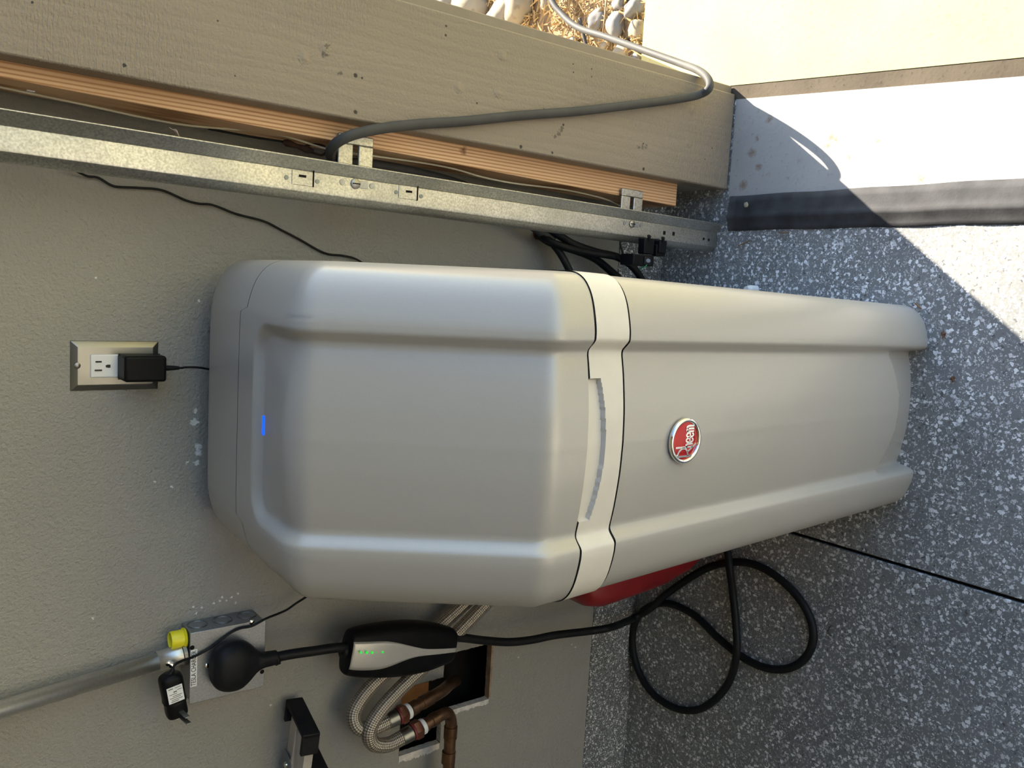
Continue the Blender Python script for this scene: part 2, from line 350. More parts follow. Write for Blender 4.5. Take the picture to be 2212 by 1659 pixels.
broken_lip('trim_9', (ax1, 0, az0), (ax0+.004, 0, az0), (0, 0, -1), .004, M['paper'])
struct(box('wall_stud', (bx1-.055, .012, az1+.025), (bx1+.03, .05, 2.6), M['orange']))
struct(box('trim_10', (-5.8, -.004, 0), (.228, .09, CZ), M['flakef'], None, .002))            # curb
bpy.data.objects['trim_10'].name = 'baseboard_back'
# right wall around the door opening, header, left and far walls, ceiling
XI, XO = .228, .405
struct(box('wall_right', (XI, -.122, 0), (XO, 4.0, 2.9), M['wall']))
struct(box('wall_header', (XI, -4.75, 2.15), (XO, -.122, 2.9), M['wall']))
struct(box('wall_right', (XI, -5.1, 0), (XO, -4.75, 2.9), M['wall']))
struct(box('wall_left', (-5.9, -5.2, 0), (-5.8, .1, 2.9), M['wall']))
struct(box('wall_front', (-5.9, -5.2, 0), (XO, -5.1, 2.9), M['drywall']))  # unseen opposite wall, made pale to bounce light onto the back wall
struct(box('ceiling', (-5.9, -5.2, 2.7), (XO, .12, 2.8), M['ceil']))  # unseen ceiling, colour greyed down to cut the light it bounces
struct(box('wall_outside', (XO, .06, -.05), (XO+.012, 4.0, 2.9), M['stucco']))
# floor: two flake-coated slabs with a saw-cut control joint between them
XJ = -.4295
struct(box('floor', (XJ+.003, -5.1, -.08), (.212, 0, 0), M['flake'], None, .0015))
struct(box('floor', (-5.8, -5.1, -.08), (XJ-.003, 0, 0), M['flake'], None, .0015))
struct(box('floor_joint', (XJ-.01, -5.1, -.09), (XJ+.01, 0, -.007), M['soot']))
struct(box('floor', (.212, -.175, -.08), (.425, .12, -.001), M['flake']))
def slab(name, pts, z0, z1, m): return struct(prism(name, pts, z0, z1, 2, m))
xa = lambda y: .403+.0724*(y+.168)
slab('concrete_apron', [(.2115, -.17), (.2005, -5.1), (xa(-5.1), -5.1), (xa(-.17), -.17)], -.09, .0005, M['apron'])
slab('expansion_joint', [(xa(-.1), -.1), (xa(-6.3), -6.3), (xa(-6.3)+.03, -6.3), (xa(-.1)+.03, -.1)], -.09, -.0008, M['joint'])
slab('driveway', [(xa(.105)+.028, .105), (xa(-9)+.028, -9), (14, -9), (14, .105)], -.2, .0004, M['drive'])
slab('soil_bed', [(XO, .105), (14, .105), (14, 8), (XO, 8)], -.2, -.03, M['soil'])
# rubber threshold seal with a raised ridge
sp = [(.143, .0), (.1445, .003), (.151, .0045), (.160, .0062), (.1655, .0100), (.170, .0112), (.176, .0090), (.184, .0075), (.198, .0068), (.2095, .0055), (.2125, .0)]
V = []; ys = [-.178-.02*k for k in range(246)]
for k, yy in enumerate(ys):
    for x, z in sp: V.append((x+.0007*math.sin(yy*37), yy, z+(.0006*math.sin(yy*61+x*40) if z > .001 else 0)))
n = len(sp)
sealo = mesh('threshold_seal', V, [(k*n+i, k*n+i+1, k*n+n+i+1, k*n+n+i) for k in range(len(ys)-1) for i in range(n-1)]+[tuple(range(n))], M['seal'], None, True)
tag(sealo, 'black ridged rubber threshold seal running along the edge of the flake floor', 'door seal')
# door jamb: painted rough board, side casing, bare two-by-four
def leaning(name, x0b, x1b, x0t, x1t, y0, y1, z0, z1, m, bev=.002):
    V = [(x0b, y0, z0), (x1b, y0, z0), (x1b, y1, z0), (x0b, y1, z0), (x0t, y0, z1), (x1t, y0, z1), (x1t, y1, z1), (x0t, y1, z1)]
    return bevel(mesh(name, V, BF, m), bev, 2)
struct(leaning('trim_20', .2255, .4135, .231, .400, JY, JY+.040, .0015, 2.25, M['jamb'], .003), 'taupe painted rough-sawn door jamb board with nail holes')
struct(leaning('trim_21', .400, .4305, .388, .4195, JY+.010, -.10, .0015, 2.25, M['trim'], .002), 'narrow painted casing strip behind the outer edge of the jamb board')
struct(leaning('trim_22', .183, .2275, .2335, .2700, -.1265, -.036, .105, 2.25, M['pine'], .0015), 'bare orange pine stud beside the painted jamb board')
for nm in ('trim_20', 'trim_21', 'trim_22'): bpy.data.objects[nm]['category'] = 'trim'
# ------------------------------------------------------------------ water softener
ws = thing('water_softener', 'tall silver grey water softener cabinet with pale band and red oval badge', 'water softener', (-.17, -.32, 0))
XC = lambda z: -.160-.016*z-.026*max(0, z-.74)
HW = lambda z: (.172+.0245*min(1, z/.75)+.026*max(0, z-.74))/.192
FX = [(0, 0), (.036, -.0016), (.072, -.0062), (.092, -.0100), (.101, -.0120), (.107, -.0112), (.112, -.0062), (.1165, -.0016), (.121, -.0004), (.130, -.0012), (.145, -.0046), (.160, -.0095), (.172, -.0160), (.182, -.0250), (.188, -.0350), (.1912, -.046), (.192, -.058)]
def interp(T, x):
    for (a, b), (c, d) in zip(T[:-1], T[1:]):
        if x <= c: return b+(d-b)*(x-a)/(c-a)
    return T[-1][1]
def dense(T, n):
    out = []
    for (a, b), (c, d) in zip(T[:-1], T[1:]):
        for k in range(n): out.append((a+(c-a)*k/n, b+(d-b)*k/n))
    return out+[T[-1]]
def catm(T, n=4):
    P = smooth_path([(a, 0, b) for a, b in T], n); return [(p.x, p.z) for p in P]
FXs = catm(FX, 4); EDGE = [(d, f) for d, f in FXs if d >= .130]; DXM = [i*.0025 for i in range(0, 52)]
half = DXM+[d for d, f in EDGE if d > DXM[-1]+.001]
DX = [-d for d in reversed(half[1:])]+half
def sm01(t): t = max(0, min(1, t)); return t*t*(3-2*t)
OUTS = catm([(0, .0004), (.06, .0003), (.10, 0), (.121, -.0006)]+[q for q in FX if q[0] > .125], 6)
def n_out(d):
    return interp(OUTS, d)
def n_surf(dx, t, t0):
    """normal offset at cross position dx and path length t; the framed panel starts at t0"""
    d = abs(dx); R = .042; HWR = .1195
    qx, qt = d-(HWR-R), (t0+R)-t
    sdf = math.hypot(max(qx, 0), max(qt, 0))+min(max(qx, qt), 0)-R          # <0 inside the recess
    k = sm01(-sdf/.0155); far = sm01((t-t0)/.12)
    inner = interp(FXs, d) if d < .101 else -.0120
    inner = inner*far+(-.0105)*(1-far)
    return n_out(d)*(1-k)+inner*k
# profile in the y-z plane from rear top to the bottom of the lid
def fillet(P, R, n=10):
    out = [Vector(P[0])]
    for i in range(1, len(P)-1):
        a, b, c = Vector(P[i-1]), Vector(P[i]), Vector(P[i+1]); u = (a-b).normalized(); v = (c-b).normalized(); r = R[i-1]
        ang = u.angle(v); L = r/math.tan(ang/2); p0 = b+u*L; p1 = b+v*L; cen = b+(u+v).normalized()*(r/math.sin(ang/2))
        for k in range(n+1):
            q = p0.lerp(p1, k/n); out.append(cen+(q-cen).normalized()*r)
    return out+[Vector(P[-1])]
prof = fillet([(-.030, .30), (-.030, 1.000), (-.405, 1.020), (-.6045, .800), (-.6080, .7515)], [.050, .055, .045], 12)
def resample(P, step):
    L = [0]
    for a, b in zip(P[:-1], P[1:]): L.append(L[-1]+(b-a).length)
    n = int(L[-1]/step); out = []; j = 0
    for k in range(n+1):
        s = L[-1]*k/n
        while j < len(L)-2 and L[j+1] < s: j += 1
        out.append((P[j].lerp(P[j+1], (s-L[j])/(L[j+1]-L[j])), s))
    return out
RP = resample(prof, .004)
def s_at_y(y, lo=.3):
    for p, s in RP:
        if s > lo and p.x <= y: return s
S_REC = s_at_y(-.268, .72); S_SEAM = s_at_y(-.206, .72); S_SEAM2 = s_at_y(-.232, .72)
print('softener profile', RP[-1][1], S_REC, S_SEAM)
def prof_at(s):
    f = s/RP[-1][1]*(len(RP)-1); i = max(0, min(int(f), len(RP)-2)); a, b = RP[i][0], RP[i+1][0]
    i0, i1 = max(0, i-1), min(len(RP)-1, i+2); tg = (RP[i1][0]-RP[i0][0]).normalized()
    return a.lerp(b, f-i), Vector((tg.y, -tg.x))
def skin(name, srange, m):
    """srange(dx) -> (s0, s1) path range; quads over the profile plus the side walls fanning to a core line"""
    V, Fc = [], []; NS = 150; NC = len(DX); QY, QZ = -.30, .752
    for i in range(NS+1):
        for dx in DX:
            s0, s1 = srange(dx); s = s0+(s1-s0)*i/NS; p, nn = prof_at(s)
            o = n_surf(dx, s, S_REC); y = p.x-nn.x*o*-1; z = p.y+nn.y*o
            nnv = Vector((-nn.x, -nn.y)) if nn.y < 0 or (abs(nn.y) < .02 and nn.x > 0 and p.x < -.3) else nn
            y = p.x+NSGN*nn.x*o; z = p.y+NSGN*nn.y*o
            V.append((XC(z)+dx*HW(z), y, max(z, .3)))
        for side, dx in ((0, DX[0]), (1, DX[-1])):
            base = V[i*(NC+6)+(0 if side == 0 else NC-1)]
            for f in (.3, .65, 1.0):
                V.append((base[0], base[1]+(QY-base[1])*f, base[2]+(max(QZ, .752)-base[2])*f))
    W = NC+6
    for i in range(NS):
        r = i*W; q = r+W
        for k in range(NC-1): Fc.append((r+k, r+k+1, q+k+1, q+k))
        for side in (0, 1):
            ch = [0 if side == 0 else NC-1]+[NC+side*3+j for j in range(3)]
            for a, b in zip(ch[:-1], ch[1:]): Fc.append((r+a, r+b, q+b, q+a))
    o = mesh(name, V, Fc, m, ws, True); fix(o)
    try: o.data.set_sharp_from_angle(angle=math.radians(38))
    except Exception: pass
    return o
# outward normal sign: at the flat top the normal must point up
NSGN = 1 if prof_at(S_SEAM)[1].y > 0 else -1
G = .0008
def seam(dx): return S_SEAM if abs(dx) < .128 else S_SEAM2
skin('lid', lambda dx: (seam(dx)+G, RP[-1][1]), M['soft'])
S_R0 = RP[0][1]+.44
skin('rear_cover', lambda dx: (S_R0, seam(dx)-G), M['soft'])
box('seam_backing', (XC(1)-.14, -.26, .95), (XC(1)+.14, -.18, .996), M['black'], ws)
# tank and band: closed plan outlines stacked in height
def plan_loop(z, dz_off=0.0, toe=None, front=-.6085, rec=None):
    L = []
    hw = HW(z); xc = XC(z)
    for dx in DX:
        o = n_surf(dx, 9.0, 0.0); y = front - o - dz_off
        if toe: y += toe(dx, z)
        if rec: y += rec(dx, z)
        L.append((xc+dx*hw*(1+dz_off/.19), y, z))
    xr = L[-1][0]; xl = L[0][0]
    for k in range(1, 12): L.append((xr, L[len(DX)-1][1]+(-.14-L[len(DX)-1][1])*k/12, z))
    for k in range(9): a = k/8*math.pi/2; L.append((xr-.04+.04*math.cos(a), -.14+.04*math.sin(a), z))
    for k in range(9): a = k/8*math.pi/2; L.append((xl+.04-.04*math.sin(a), -.14+.04*math.cos(a), z))
    for k in range(1, 12): L.append((xl, -.14+(L[0][1]+.14)*k/12, z))
    return L
def stack(name, zs, m, **k):
    V, Fc = [], []
    for z in zs:
        L = plan_loop(z, **k); n = len(L); V += L
    for i in range(len(zs)-1):
        for j in range(n):
            j2 = (j+1) % n; Fc.append((i*n+j, i*n+j2, (i+1)*n+j2, (i+1)*n+j))
    o = mesh(name, V, Fc, m, ws, True); fix(o)
    try: o.data.set_sharp_from_angle(angle=math.radians(38))
    except Exception: pass
    return o
def toe(dx, z):
    d = abs(dx)
    if d > .112: return 0
    zl = .070+.034*(d/.112)**2
    t = 0 if z >= zl else (zl-z)/zl*.011+.008*sm01((zl-z)/.010)
    return t*sm01((.112-d)/.006)
zt = [0, .006]+[.012+.004*k for k in range(27)]+[.14+.04*k for k in range(14)]+[.690, .6935]
stack('tank', zt, M['soft'], toe=toe, front=-.6075)
stack('inner_rim', [.60, .69, .752, .757], M['soft'], front=-.5980)
def rec(dx, z):
    d = abs(dx+.006)
    if d > .079: return 0
    zl = .7525-.0475*(.40+.19*(1-(d/.08)**2))
    return .007 if z > zl else 0
stack('handle_band', [.6975+.0012*k for k in range(44)], M['band'], dz_off=.0014, front=-.6075, rec=rec)
# badge: red oval, chrome rim, raised lettering
bc = at(1478, 950, 1, -.611); bl_, br_ = at(1478, 1001, 1, -.611), at(1478, 902, 1, -.611); bt, bb = at(1446, 950, 1, -.611), at(1511, 950, 1, -.611)
bw, bh_ = (br_.x-bl_.x)/2, (bt.z-bb.z)/2; bc = Vector(((br_.x+bl_.x)/2, -.608, (bt.z+bb.z)/2))
print('badge', bw, bh_, bc)
lathe('badge', bc, (0, -1, 0), [(0, bw*.9), (.003, bw*.92), (.0045, bw*.86), (.0056, bw*.5), (.0060, .0005)], M['red'], ws, 48, bh_/bw, (1, 0, 0))
badge = bpy.data.objects['badge']
def child(o, p):
    o.parent = p; o.location = (0, 0, 0); return o
rv = []; rf = []; NR = 56; NQ = 10
for i in range(NR):
    a = 2*math.pi*i/NR
    for j in range(NQ):
        b = 2*math.pi*j/NQ; rr = .0030*math.cos(b)
        rv.append((bc.x+(bw-.003+rr)*math.cos(a), bc.y-.0035-.0035*math.sin(b), bc.z+(bh_-.003+rr)*math.sin(a)))
        rf.append((i*NQ+j, i*NQ+(j+1) % NQ, ((i+1) % NR)*NQ+(j+1) % NQ, ((i+1) % NR)*NQ+j))
child(mesh('badge_rim', rv, rf, M['chrome'], ws, True), badge)
def strokes(name, lines, wd, m, parent, org, sx, sz, y):
    V, Fc = [], []
    for ln in lines:
        P = [Vector((org.x+p[0]*sx, 0, org.z+p[1]*sz)) for p in ln]
        if len(P) > 2: P = smooth_path(P, 5)
        b = len(V)
        for i, p in enumerate(P):
            t = (P[min(i+1, len(P)-1)]-P[max(i-1, 0)]).normalized(); q = Vector((-t.z, 0, t.x))*wd/2
            V += [(p.x-q.x, y, p.z-q.z), (p.x-q.x, y-.0012, p.z-q.z), (p.x+q.x, y-.0012, p.z+q.z), (p.x+q.x, y, p.z+q.z)]
        for i in range(len(P)-1):
            for k in range(4): a = b+4*i+k; c = b+4*i+(k+1) % 4; Fc.append((a, c, c+4, a+4))
        Fc += [(b, b+1, b+2, b+3), (b+4*len(P)-4, b+4*len(P)-3, b+4*len(P)-2, b+4*len(P)-1)]
    return fix(mesh(name, V, Fc, m, parent))
def e_(x0): return [[(x0+.0, .13), (x0+.24, .16), (x0+.22, .34), (x0+.10, .42), (x0-.01, .30), (x0-.02, .10), (x0+.03, -.06), (x0+.13, -.12), (x0+.24, -.02)]]
lets = [[(-1.0, -.10), (-1.0, 1.0)], [(-1.0, 1.0), (-.70, .93), (-.48, .66), (-.54, .38), (-.80, .24), (-.99, .22)], [(-.72, .26), (-.48, -.04), (-.20, -.38)],
        [(-.40, 1.18), (-.40, -.12)], [(-.40, .28), (-.31, .42), (-.21, .30), (-.21, -.12)]]
lets += e_(-.07)+e_(.27)+[[(.62, .42), (.62, -.14)], [(.62, .30), (.71, .43), (.80, .30), (.80, -.14)], [(.80, .30), (.89, .43), (.98, .30), (.98, -.14)]]
child(strokes('badge_lettering', lets, .0023, M['chrome'], ws, bc+Vector((0, 0, -bh_*.32)), bw*.66, bh_*.84, bc.y-.0052), badge)
# blue indicator light in the groove at the top of the lid
lp = at(569, 919, 2, 1.004)
led = frame_box('indicator_light', Vector((lp.x, lp.y, 1.0022)), Vector((1, 0, 0)), Vector((0, 1, .07)).normalized(), Vector((0, -.07, 1)).normalized(), .0125, .0085, .0022, M['blue'], ws, .001)
# ------------------------------------------------------------------ outlet and plugged-in adapter
c0, c1, c2, c3 = at(151, 736, 1, 0), at(341, 737, 1, 0), at(341, 842, 1, 0), at(151.5, 842, 1, 0)
ox0, ox1 = (c3.x+c2.x)/2, (c0.x+c1.x)/2; oz0, oz1 = (c1.z+c2.z)/2, (c0.z+c3.z)/2; ocx = (ox0+ox1)/2
wo = thing('wall_outlet', 'white outlet in a brushed steel cover plate on the taupe wall', 'outlet', (ocx, 0, (oz0+oz1)/2))
def pyr(name, x0, x1, z0, z1, y0, y1, ins, m, par, r=.004):
    V = [(x0, y0, z0), (x1, y0, z0), (x1, y0, z1), (x0, y0, z1), (x0, y0-.0015, z0), (x1, y0-.0015, z0), (x1, y0-.0015, z1), (x0, y0-.0015, z1),
         (x0+ins, y1, z0+ins), (x1-ins, y1, z0+ins), (x1-ins, y1, z1-ins), (x0+ins, y1, z1-ins)]
    Fc = [(0, 1, 2, 3), (8, 11, 10, 9)]
    for k in range(4):
        k2 = (k+1) % 4; Fc += [(k, k2, 4+k2, 4+k), (4+k, 4+k2, 8+k2, 8+k)]
    return bevel(fix(mesh(name, V, Fc, m, par)), .0022, 3, 15)
pyr('cover_plate', ox0, ox1, oz0, oz1, 0, -.0062, .0085, M['steel'], wo)
rz1 = at(195, 790, 1, -.007).z; rz0 = rz1-.067
rxm = (at(230, 766, 1, -.007).x+at(230, 815, 1, -.007).x)/2
box('receptacle', (rxm-.0165, -.0085, rz0), (rxm+.0165, -.004, rz1), M['white'], wo, .0018, 3); rcp = bpy.data.objects['receptacle']
sl_ = []
for px, py, hw_, hh_ in ((213, 781.5, .0011, .0040), (212.5, 800, .0011, .0048)):
    p = at(px, py, 1, -.0087); child(box('slot', (p.x-hw_, -.0092, p.z-hh_), (p.x+hw_, -.0080, p.z+hh_), M['ink'], wo), rcp)
p = at(233.5, 791, 1, -.0087); child(prism('ground_hole', [(p.x-.0022, p.z-.003), (p.x+.0022, p.z-.003), (p.x+.0022, p.z+.0005), (p.x+.0014, p.z+.003), (p.x-.0014, p.z+.003), (p.x-.0022, p.z+.0005)], -.0092, -.0080, 1, M['ink'], wo), rcp)
p = at(167, 790, 1, -.0065); lathe('screw', (p.x, -.0055, p.z), (0, -1, 0), [(0, .0045), (.0015, .0042), (.0024, .0025), (.0026, .0002)], M['steel'], wo, 20)
pa = thing('power_adapter', 'black block power adapter plugged into the steel-plated outlet', 'power adapter', (ocx, -.01, rz0))
aL, aR = at(262, 827, 1, -.045), at(262, 767, 1, -.045); az1_ = at(268, 800, 1, -.048).z; az0_ = at(359, 800, 1, -.048).z
box('adapter_body', (aL.x+.001, -.052, az0_), (aR.x-.001, -.0085, az1_), M['black'], pa, .004, 4)
box('body_seam', (aL.x+.0008, -.0155, az0_-.0002), (aR.x-.0008, -.0145, az1_+.0002), M['ink'], pa)
ce = at(362, 795, 1, -.035); cf = at(450, 797, 1, -.03)
tube('strain_relief', [ce+Vector((0, 0, .004)), ce+Vector((0, 0, -.008)), ce+Vector((0, 0, -.016))], lambda t: .0042-.0016*t, M['rubber'], pa)
tube('cord', [ce, ce+Vector((0, 0, -.02)), at(400, 793.5, 1, -.03), at(430, 794, 1, -.028), at(470, 800, 1, -.022), at(560, 806, 1, -.018)], .0016, M['rubber'], pa)
# ------------------------------------------------------------------ galvanised door track
TY = -.150
gt = thing('garage_door_track', 'galvanised steel vertical garage door track with slots and bolts', 'door track', (.13, TY, 0))
tp = [(.1560, -.0150), (.1515, -.0105), (.1445, -.0042), (.1405, -.0008), (.1380, .0), (.1135, .0), (.1095, .0015), (.1040, .0075), (.1010, .0130), (.1000, .0190), (.1030, .0240)]
tw = lambda z: .0135*z/1.27
pp = catm(tp, 4); V = []; NZ = 60
for i in range(NZ+1):
    z = .0015+2.3*i/NZ
    for x, y in pp: V.append((x+tw(z), TY+y, z))
n = len(pp)
solid(mesh('channel', V, [(i*n+k, i*n+k+1, (i+1)*n+k+1, (i+1)*n+k) for i in range(NZ) for k in range(n-1)], M['galv'], gt, True), .0016, 0)
def track_pt(px, py, y=TY-.0012): return at(px, py, 1, y)
def disc(name, p, r, m, par, th=.0006, seg=18, flat=1.0, nrm=(0, -1, 0)): return lathe(name, p, nrm, [(0, r), (th, r*.96)], m, par, seg, flat, (1, 0, 0))
for px, py in ((619, 383), (686, 392), (856, 415), (910, 424)): disc('slot_hole', track_pt(px, py), .0032, M['gplate'], gt)
for px, py in ((653, 380.5), (883, 414)):
    p = track_pt(px, py); box('slot_hole', (p.x-.0016, p.y-.0018, p.z-.0052), (p.x+.0016, p.y+.001, p.z+.0052), M['soot'], gt)
for px, py in ((1435, 503), (1455, 505)):
    p = track_pt(px, py); box('slot_hole', (p.x-.0035, p.y-.0006, p.z-.0028), (p.x+.0035, p.y+.001, p.z+.0028), M['soot'], gt)
for px, py in ((1520, 516), (1531, 518)): disc('slot_hole', track_pt(px, py), .0026, M['soot'], gt)
for (px0, px1, py0) in ((631, 676, 362), (862, 901, 395)):
    a, b = track_pt(px0, py0), track_pt(px1, py0+6); xw = a.x-.0265+.004
    box('stamped_tab', (xw, TY-.0019, b.z), (a.x-.003, TY+.0002, a.z), M['galv'], gt, .0004)
    box('slot_hole', (xw-.0005, TY-.0030, b.z-.0016), (b.x-.0005, TY-.0005, b.z-.0003), M['soot'], gt)
def bolt(px, py, r):
    p = track_pt(px, py); o = lathe('bolt', p, (0, -1, 0), [(0, r), (.0016, r*.96), (.003, r*.6), (.0034, .0003)], M['steel'], gt, 22)
    child(box('bolt_slot', (p.x-.0007, p.y-.0042, p.z-r*.75), (p.x+.0007, p.y-.0026, p.z+r*.75), M['soot'], gt), o)
    box('slot_hole', (p.x-r*.7, p.y-.0005, p.z-r*2.6), (p.x+r*.7, p.y+.001, p.z-r*.2), M['galv2'], gt, .0004)
    for s in (1, -1): disc('slot_hole', p+Vector((0, 0, s*r*2.7-(r*.8 if s < 0 else 0))), r*.55, M['galv2'], gt)
bolt(768, 397, .0078); bolt(1365, 484, .0070)
def bracket(z0, z1, y=-.1345):
    zc = (z0+z1)/2; sh = tw(zc); xl, xr = .150+sh-.02, .2125-.012*(zc < .4); s = .0035
    P = [(xl, z0), (xr-.006, z0), (xr, z0+.006), (xr, z1-.006), (xr-.006, z1), (xl, z1)]
    zc1, zc2 = zc-.0045, zc+.0045
    V, Fc = [], []
    # plate with an open slot from the left: three boxes joined
    def add(x0, x1, za, zb):
        b = len(V)
        for yy in (y, y+.004): V.extend([(x0, yy, za), (x1, yy, za), (x1, yy, zb), (x0, yy, zb)])
        Fc.extend([(b, b+1, b+2, b+3), (b+7, b+6, b+5, b+4), (b, b+4, b+5, b+1), (b+1, b+5, b+6, b+2), (b+2, b+6, b+7, b+3), (b+3, b+7, b+4, b)])
    add(xl, xr-.014, z0, zc1); add(xl, xr-.014, zc2, z1); add(xr-.014, xr, z0, z1)
    o = bevel(fix(mesh('bracket', V, Fc, M['galv'], gt)), .0015, 2)
    return o
zb1, zb0 = at(730, 340, 1, -.1345).z, at(806, 345, 1, -.1345).z; bracket(zb0, zb1)
zb1, zb0 = at(1342, 440, 1, -.1345).z, at(1388, 445, 1, -.1345).z; bracket(zb0, zb1)
hk = at(383, 290, 1, TY); V = []
hP = smooth_path([at(365, 275, 1, TY+.02), at(377, 283, 1, TY+.012), at(385, 292, 1, TY+.005), at(391, 304, 1, TY+.004)], 6)
hw_ = [.0004, .0006, .001, .0022, .003, .0032, .003, .0028, .0026, .0022]
for i, p in enumerate(hP):
    t = i/(len(hP)-1); wd_ = .0008+.0048*math.sin(min(1, max(0, (t-.25)/.75))*math.pi*.85); V += [p+Vector((wd_, 0, wd_*.4)), p+Vector((0, -.001, 0)), p-Vector((wd_, 0, wd_*.4))]
hu = mesh('seed_husk', V, [(3*i+k, 3*i+k+1, 3*i+k+4, 3*i+k+3) for i in range(len(hP)-1) for k in (0, 1)], M['husk'], None, True); solid(hu, .0005)
tag(hu, 'pale dry seed husk lodged on the rim of the steel door track', 'seed husk')
# safety sensor clipped to the track
SY = -.168
ss = thing('door_sensor', 'black garage door safety sensor clipped low on the steel track', 'sensor', at(1400, 550, 1, SY))
s0, s1 = at(1367, 572, 1, SY), at(1414, 552, 1, SY)
box('sensor_body', (s0.x, SY, s1.z), (s1.x, SY+.035, s0.z), M['black'], ss, .0025, 3)
q = at(1398, 563, 1, SY-.001); box('lens_window', (q.x-.0075, SY-.003, q.z-.0085), (q.x+.0075, SY, q.z+.0085), M['rubber'], ss, .002, 3)
disc('lens', q+Vector((0, -.002, 0)), .0040, M['chrome'], ss, .001, 16, 1.5)
for px, py0, py1, wd_ in ((1402, 516, 548, 12), (1432, 520, 546, 9)):
    a, b = at(px-wd_, py1, 1, SY+.004), at(px+wd_, py0, 1, SY+.004)
    box('clip', (a.x, SY+.003, b.z), (b.x, SY+.02, a.z), M['black'], ss, .002); e = bpy.data.objects[ss.children[-1].name]
    p = at(px, py0, 1, SY+.002); tube('clip_hook', [p+Vector((-.004, .004, 0)), p+Vector((.004, -.001, 0)), p+Vector((.006, .006, -.004))], .0028, M['black'], ss)
a, b = at(1414, 553, 1, SY+.012), at(1436, 530, 1, SY+.012); box('wing', (a.x, SY+.008, b.z), (b.x, SY+.022, a.z), M['black'], ss, .002)
g0 = at(1392, 577, 1, SY); tube('wire', [g0+Vector((-.004, .01, .004)), g0, at(1400, 568, 1, SY-.002)], .0008, glow('green_wire', (.01, .25, .08), 0), ss)
tube('lead', [at(1372, 562, 1, -.15), at(1352, 560, 1, -.12), at(1345, 545, 1, -.09), at(1340, 525, 1, -.07), at(1345, 500, 1, -.06)], .0022, M['grey'], ss)
# ------------------------------------------------------------------ cords and wires on the right side
def cord(name, P, r, m, label, cat='cord', **k):
    o = tube(name, P, r, m, None, **k); return tag(o, label, cat)
FY = JY-.0085
pc = [at(1120, -160, 2, .0), at(1185, -12, 2, .02), at(1215, 32, 2, .022), at(1250, 60, 2, .028), at(1310, 80, 2, .038), at(1400, 112, 2, .052), at(1470, 137, 2, .068), at(1508, 152, 1, -.148), at(1529, 170, 1, -.192), at(1532, 190, 1, -.207), at(1512, 204, 1, -.190), at(1470, 213, 1, -.178),
      at(1380, 225, 1, FY-.006), at(1250, 240, 1, FY-.002), at(1120, 250, 1, FY), at(1000, 262, 1, FY), at(920, 267, 1, FY), at(850, 274, 1, FY-.001), at(790, 284, 1, FY-.002), at(745, 298, 1, FY+.004), at(718, 318, 1, -.150), at(716, 340, 1, -.120), at(745, 350, 1, -.085), at(810, 356, 1, -.07), at(900, 372, 1, -.065), at(1000, 400, 1, -.055), at(1090, 445, 1, -.045), at(1160, 497, 1, -.03), at(1195, 520, 1, -.035)]
cord('outdoor_cable', pc, .0076, M['grey'], 'grey power cord coming in from outside around the painted jamb board', n=8, seg=14)
cord('loose_cord', [at(1252, 40, 2, -.012), at(1258, 66, 2, -.010), at(1268, 104, 2, -.016)], .0045, M['grey'], 'short end of grey cord lying in the straw near the driveway')
cl = thing('cable_bundle', 'three dusty black cables hanging out of an orange patch behind the softener', 'cables', at(1165, 505, 1, 0))
lathe('orange_patch', at(1163, 503, 1, 0), (0, -1, 0), [(0, .014), (.006, .013), (.011, .006)], M['orngrag'], cl, 14)
def cb(P, r=.0075): tube('cable', P, r, M['rubber'], cl, seg=12)
cb([at(1160, 500, 1, -.005), at(1178, 512, 1, -.03), at(1205, 540, 1, -.05), at(1228, 580, 1, -.06), at(1240, 615, 1, -.06), at(1262, 680, 1, -.05)], .0072)
cb([at(1165, 498, 1, -.005), at(1200, 505, 1, -.04), at(1240, 528, 1, -.06), at(1290, 545, 1, -.07), at(1335, 556, 1, -.08), at(1370, 580, 1, -.09), at(1395, 620, 1, -.088), at(1430, 690, 1, -.08)], .0075)
cb([at(1162, 506, 1, -.005), at(1190, 524, 1, -.045), at(1240, 540, 1, -.055), at(1280, 556, 1, -.055), at(1310, 578, 1, -.055), at(1345, 612, 1, -.06), at(1390, 680, 1, -.06)], .0078)
cb([at(1160, 505, 1, -.005), at(1185, 520, 1, -.05), at(1230, 536, 1, -.07), at(1270, 545, 1, -.075), at(1330, 555, 1, -.09)], .006)
tw_ = [at(152, 362, 1, -.012), at(170, 372, 1, -.010), at(190, 381, 1, -.005), at(212, 384, 1, -.004), at(240, 400, 1, -.004), at(258, 404, 1, -.004), at(300, 406, 1, -.004), at(350, 411, 1, -.004), at(400, 432, 1, -.004), at(430, 440, 1, -.004), at(460, 443, 1, -.004), at(510, 462, 1, -.004), at(570, 478, 1, -.004), at(610, 498, 1, -.004), at(645, 516, 1, -.004), at(700, 546, 1, -.004), at(740, 552, 1, -.004), at(765, 558, 1, -.006), at(790, 572, 1, -.010), at(850, 610, 1, -.02)]
cord('thin_wire', tw_, .0017, M['rubber'], 'thin black wire wandering down the bare wall above the softener top', 'wire', seg=8)
pw = [at(-10, 186, 1, -.075), at(100, 209, 1, -.07), at(200, 230, 1, -.07), at(300, 252, 1, -.068), at(400, 270, 1, -.068), at(500, 279, 1, -.07), at(565, 284, 1, -.08), at(630, 298, 1, -.09), at(700, 320, 1, -.10), at(760, 330, 1, -.11), at(820, 339, 1, -.10), at(900, 350, 1, -.10), at(978, 364, 1, -.10), at(1040, 382, 1, -.10), at(1110, 396, 1, -.10), at(1220, 410, 1, -.10), at(1300, 428, 1, -.10), at(1340, 445, 1, -.10)]
cord('pale_wire', pw, .0017, M['pale'], 'pale thin wire strung down the gap beside the pine stud', 'wire', seg=8)
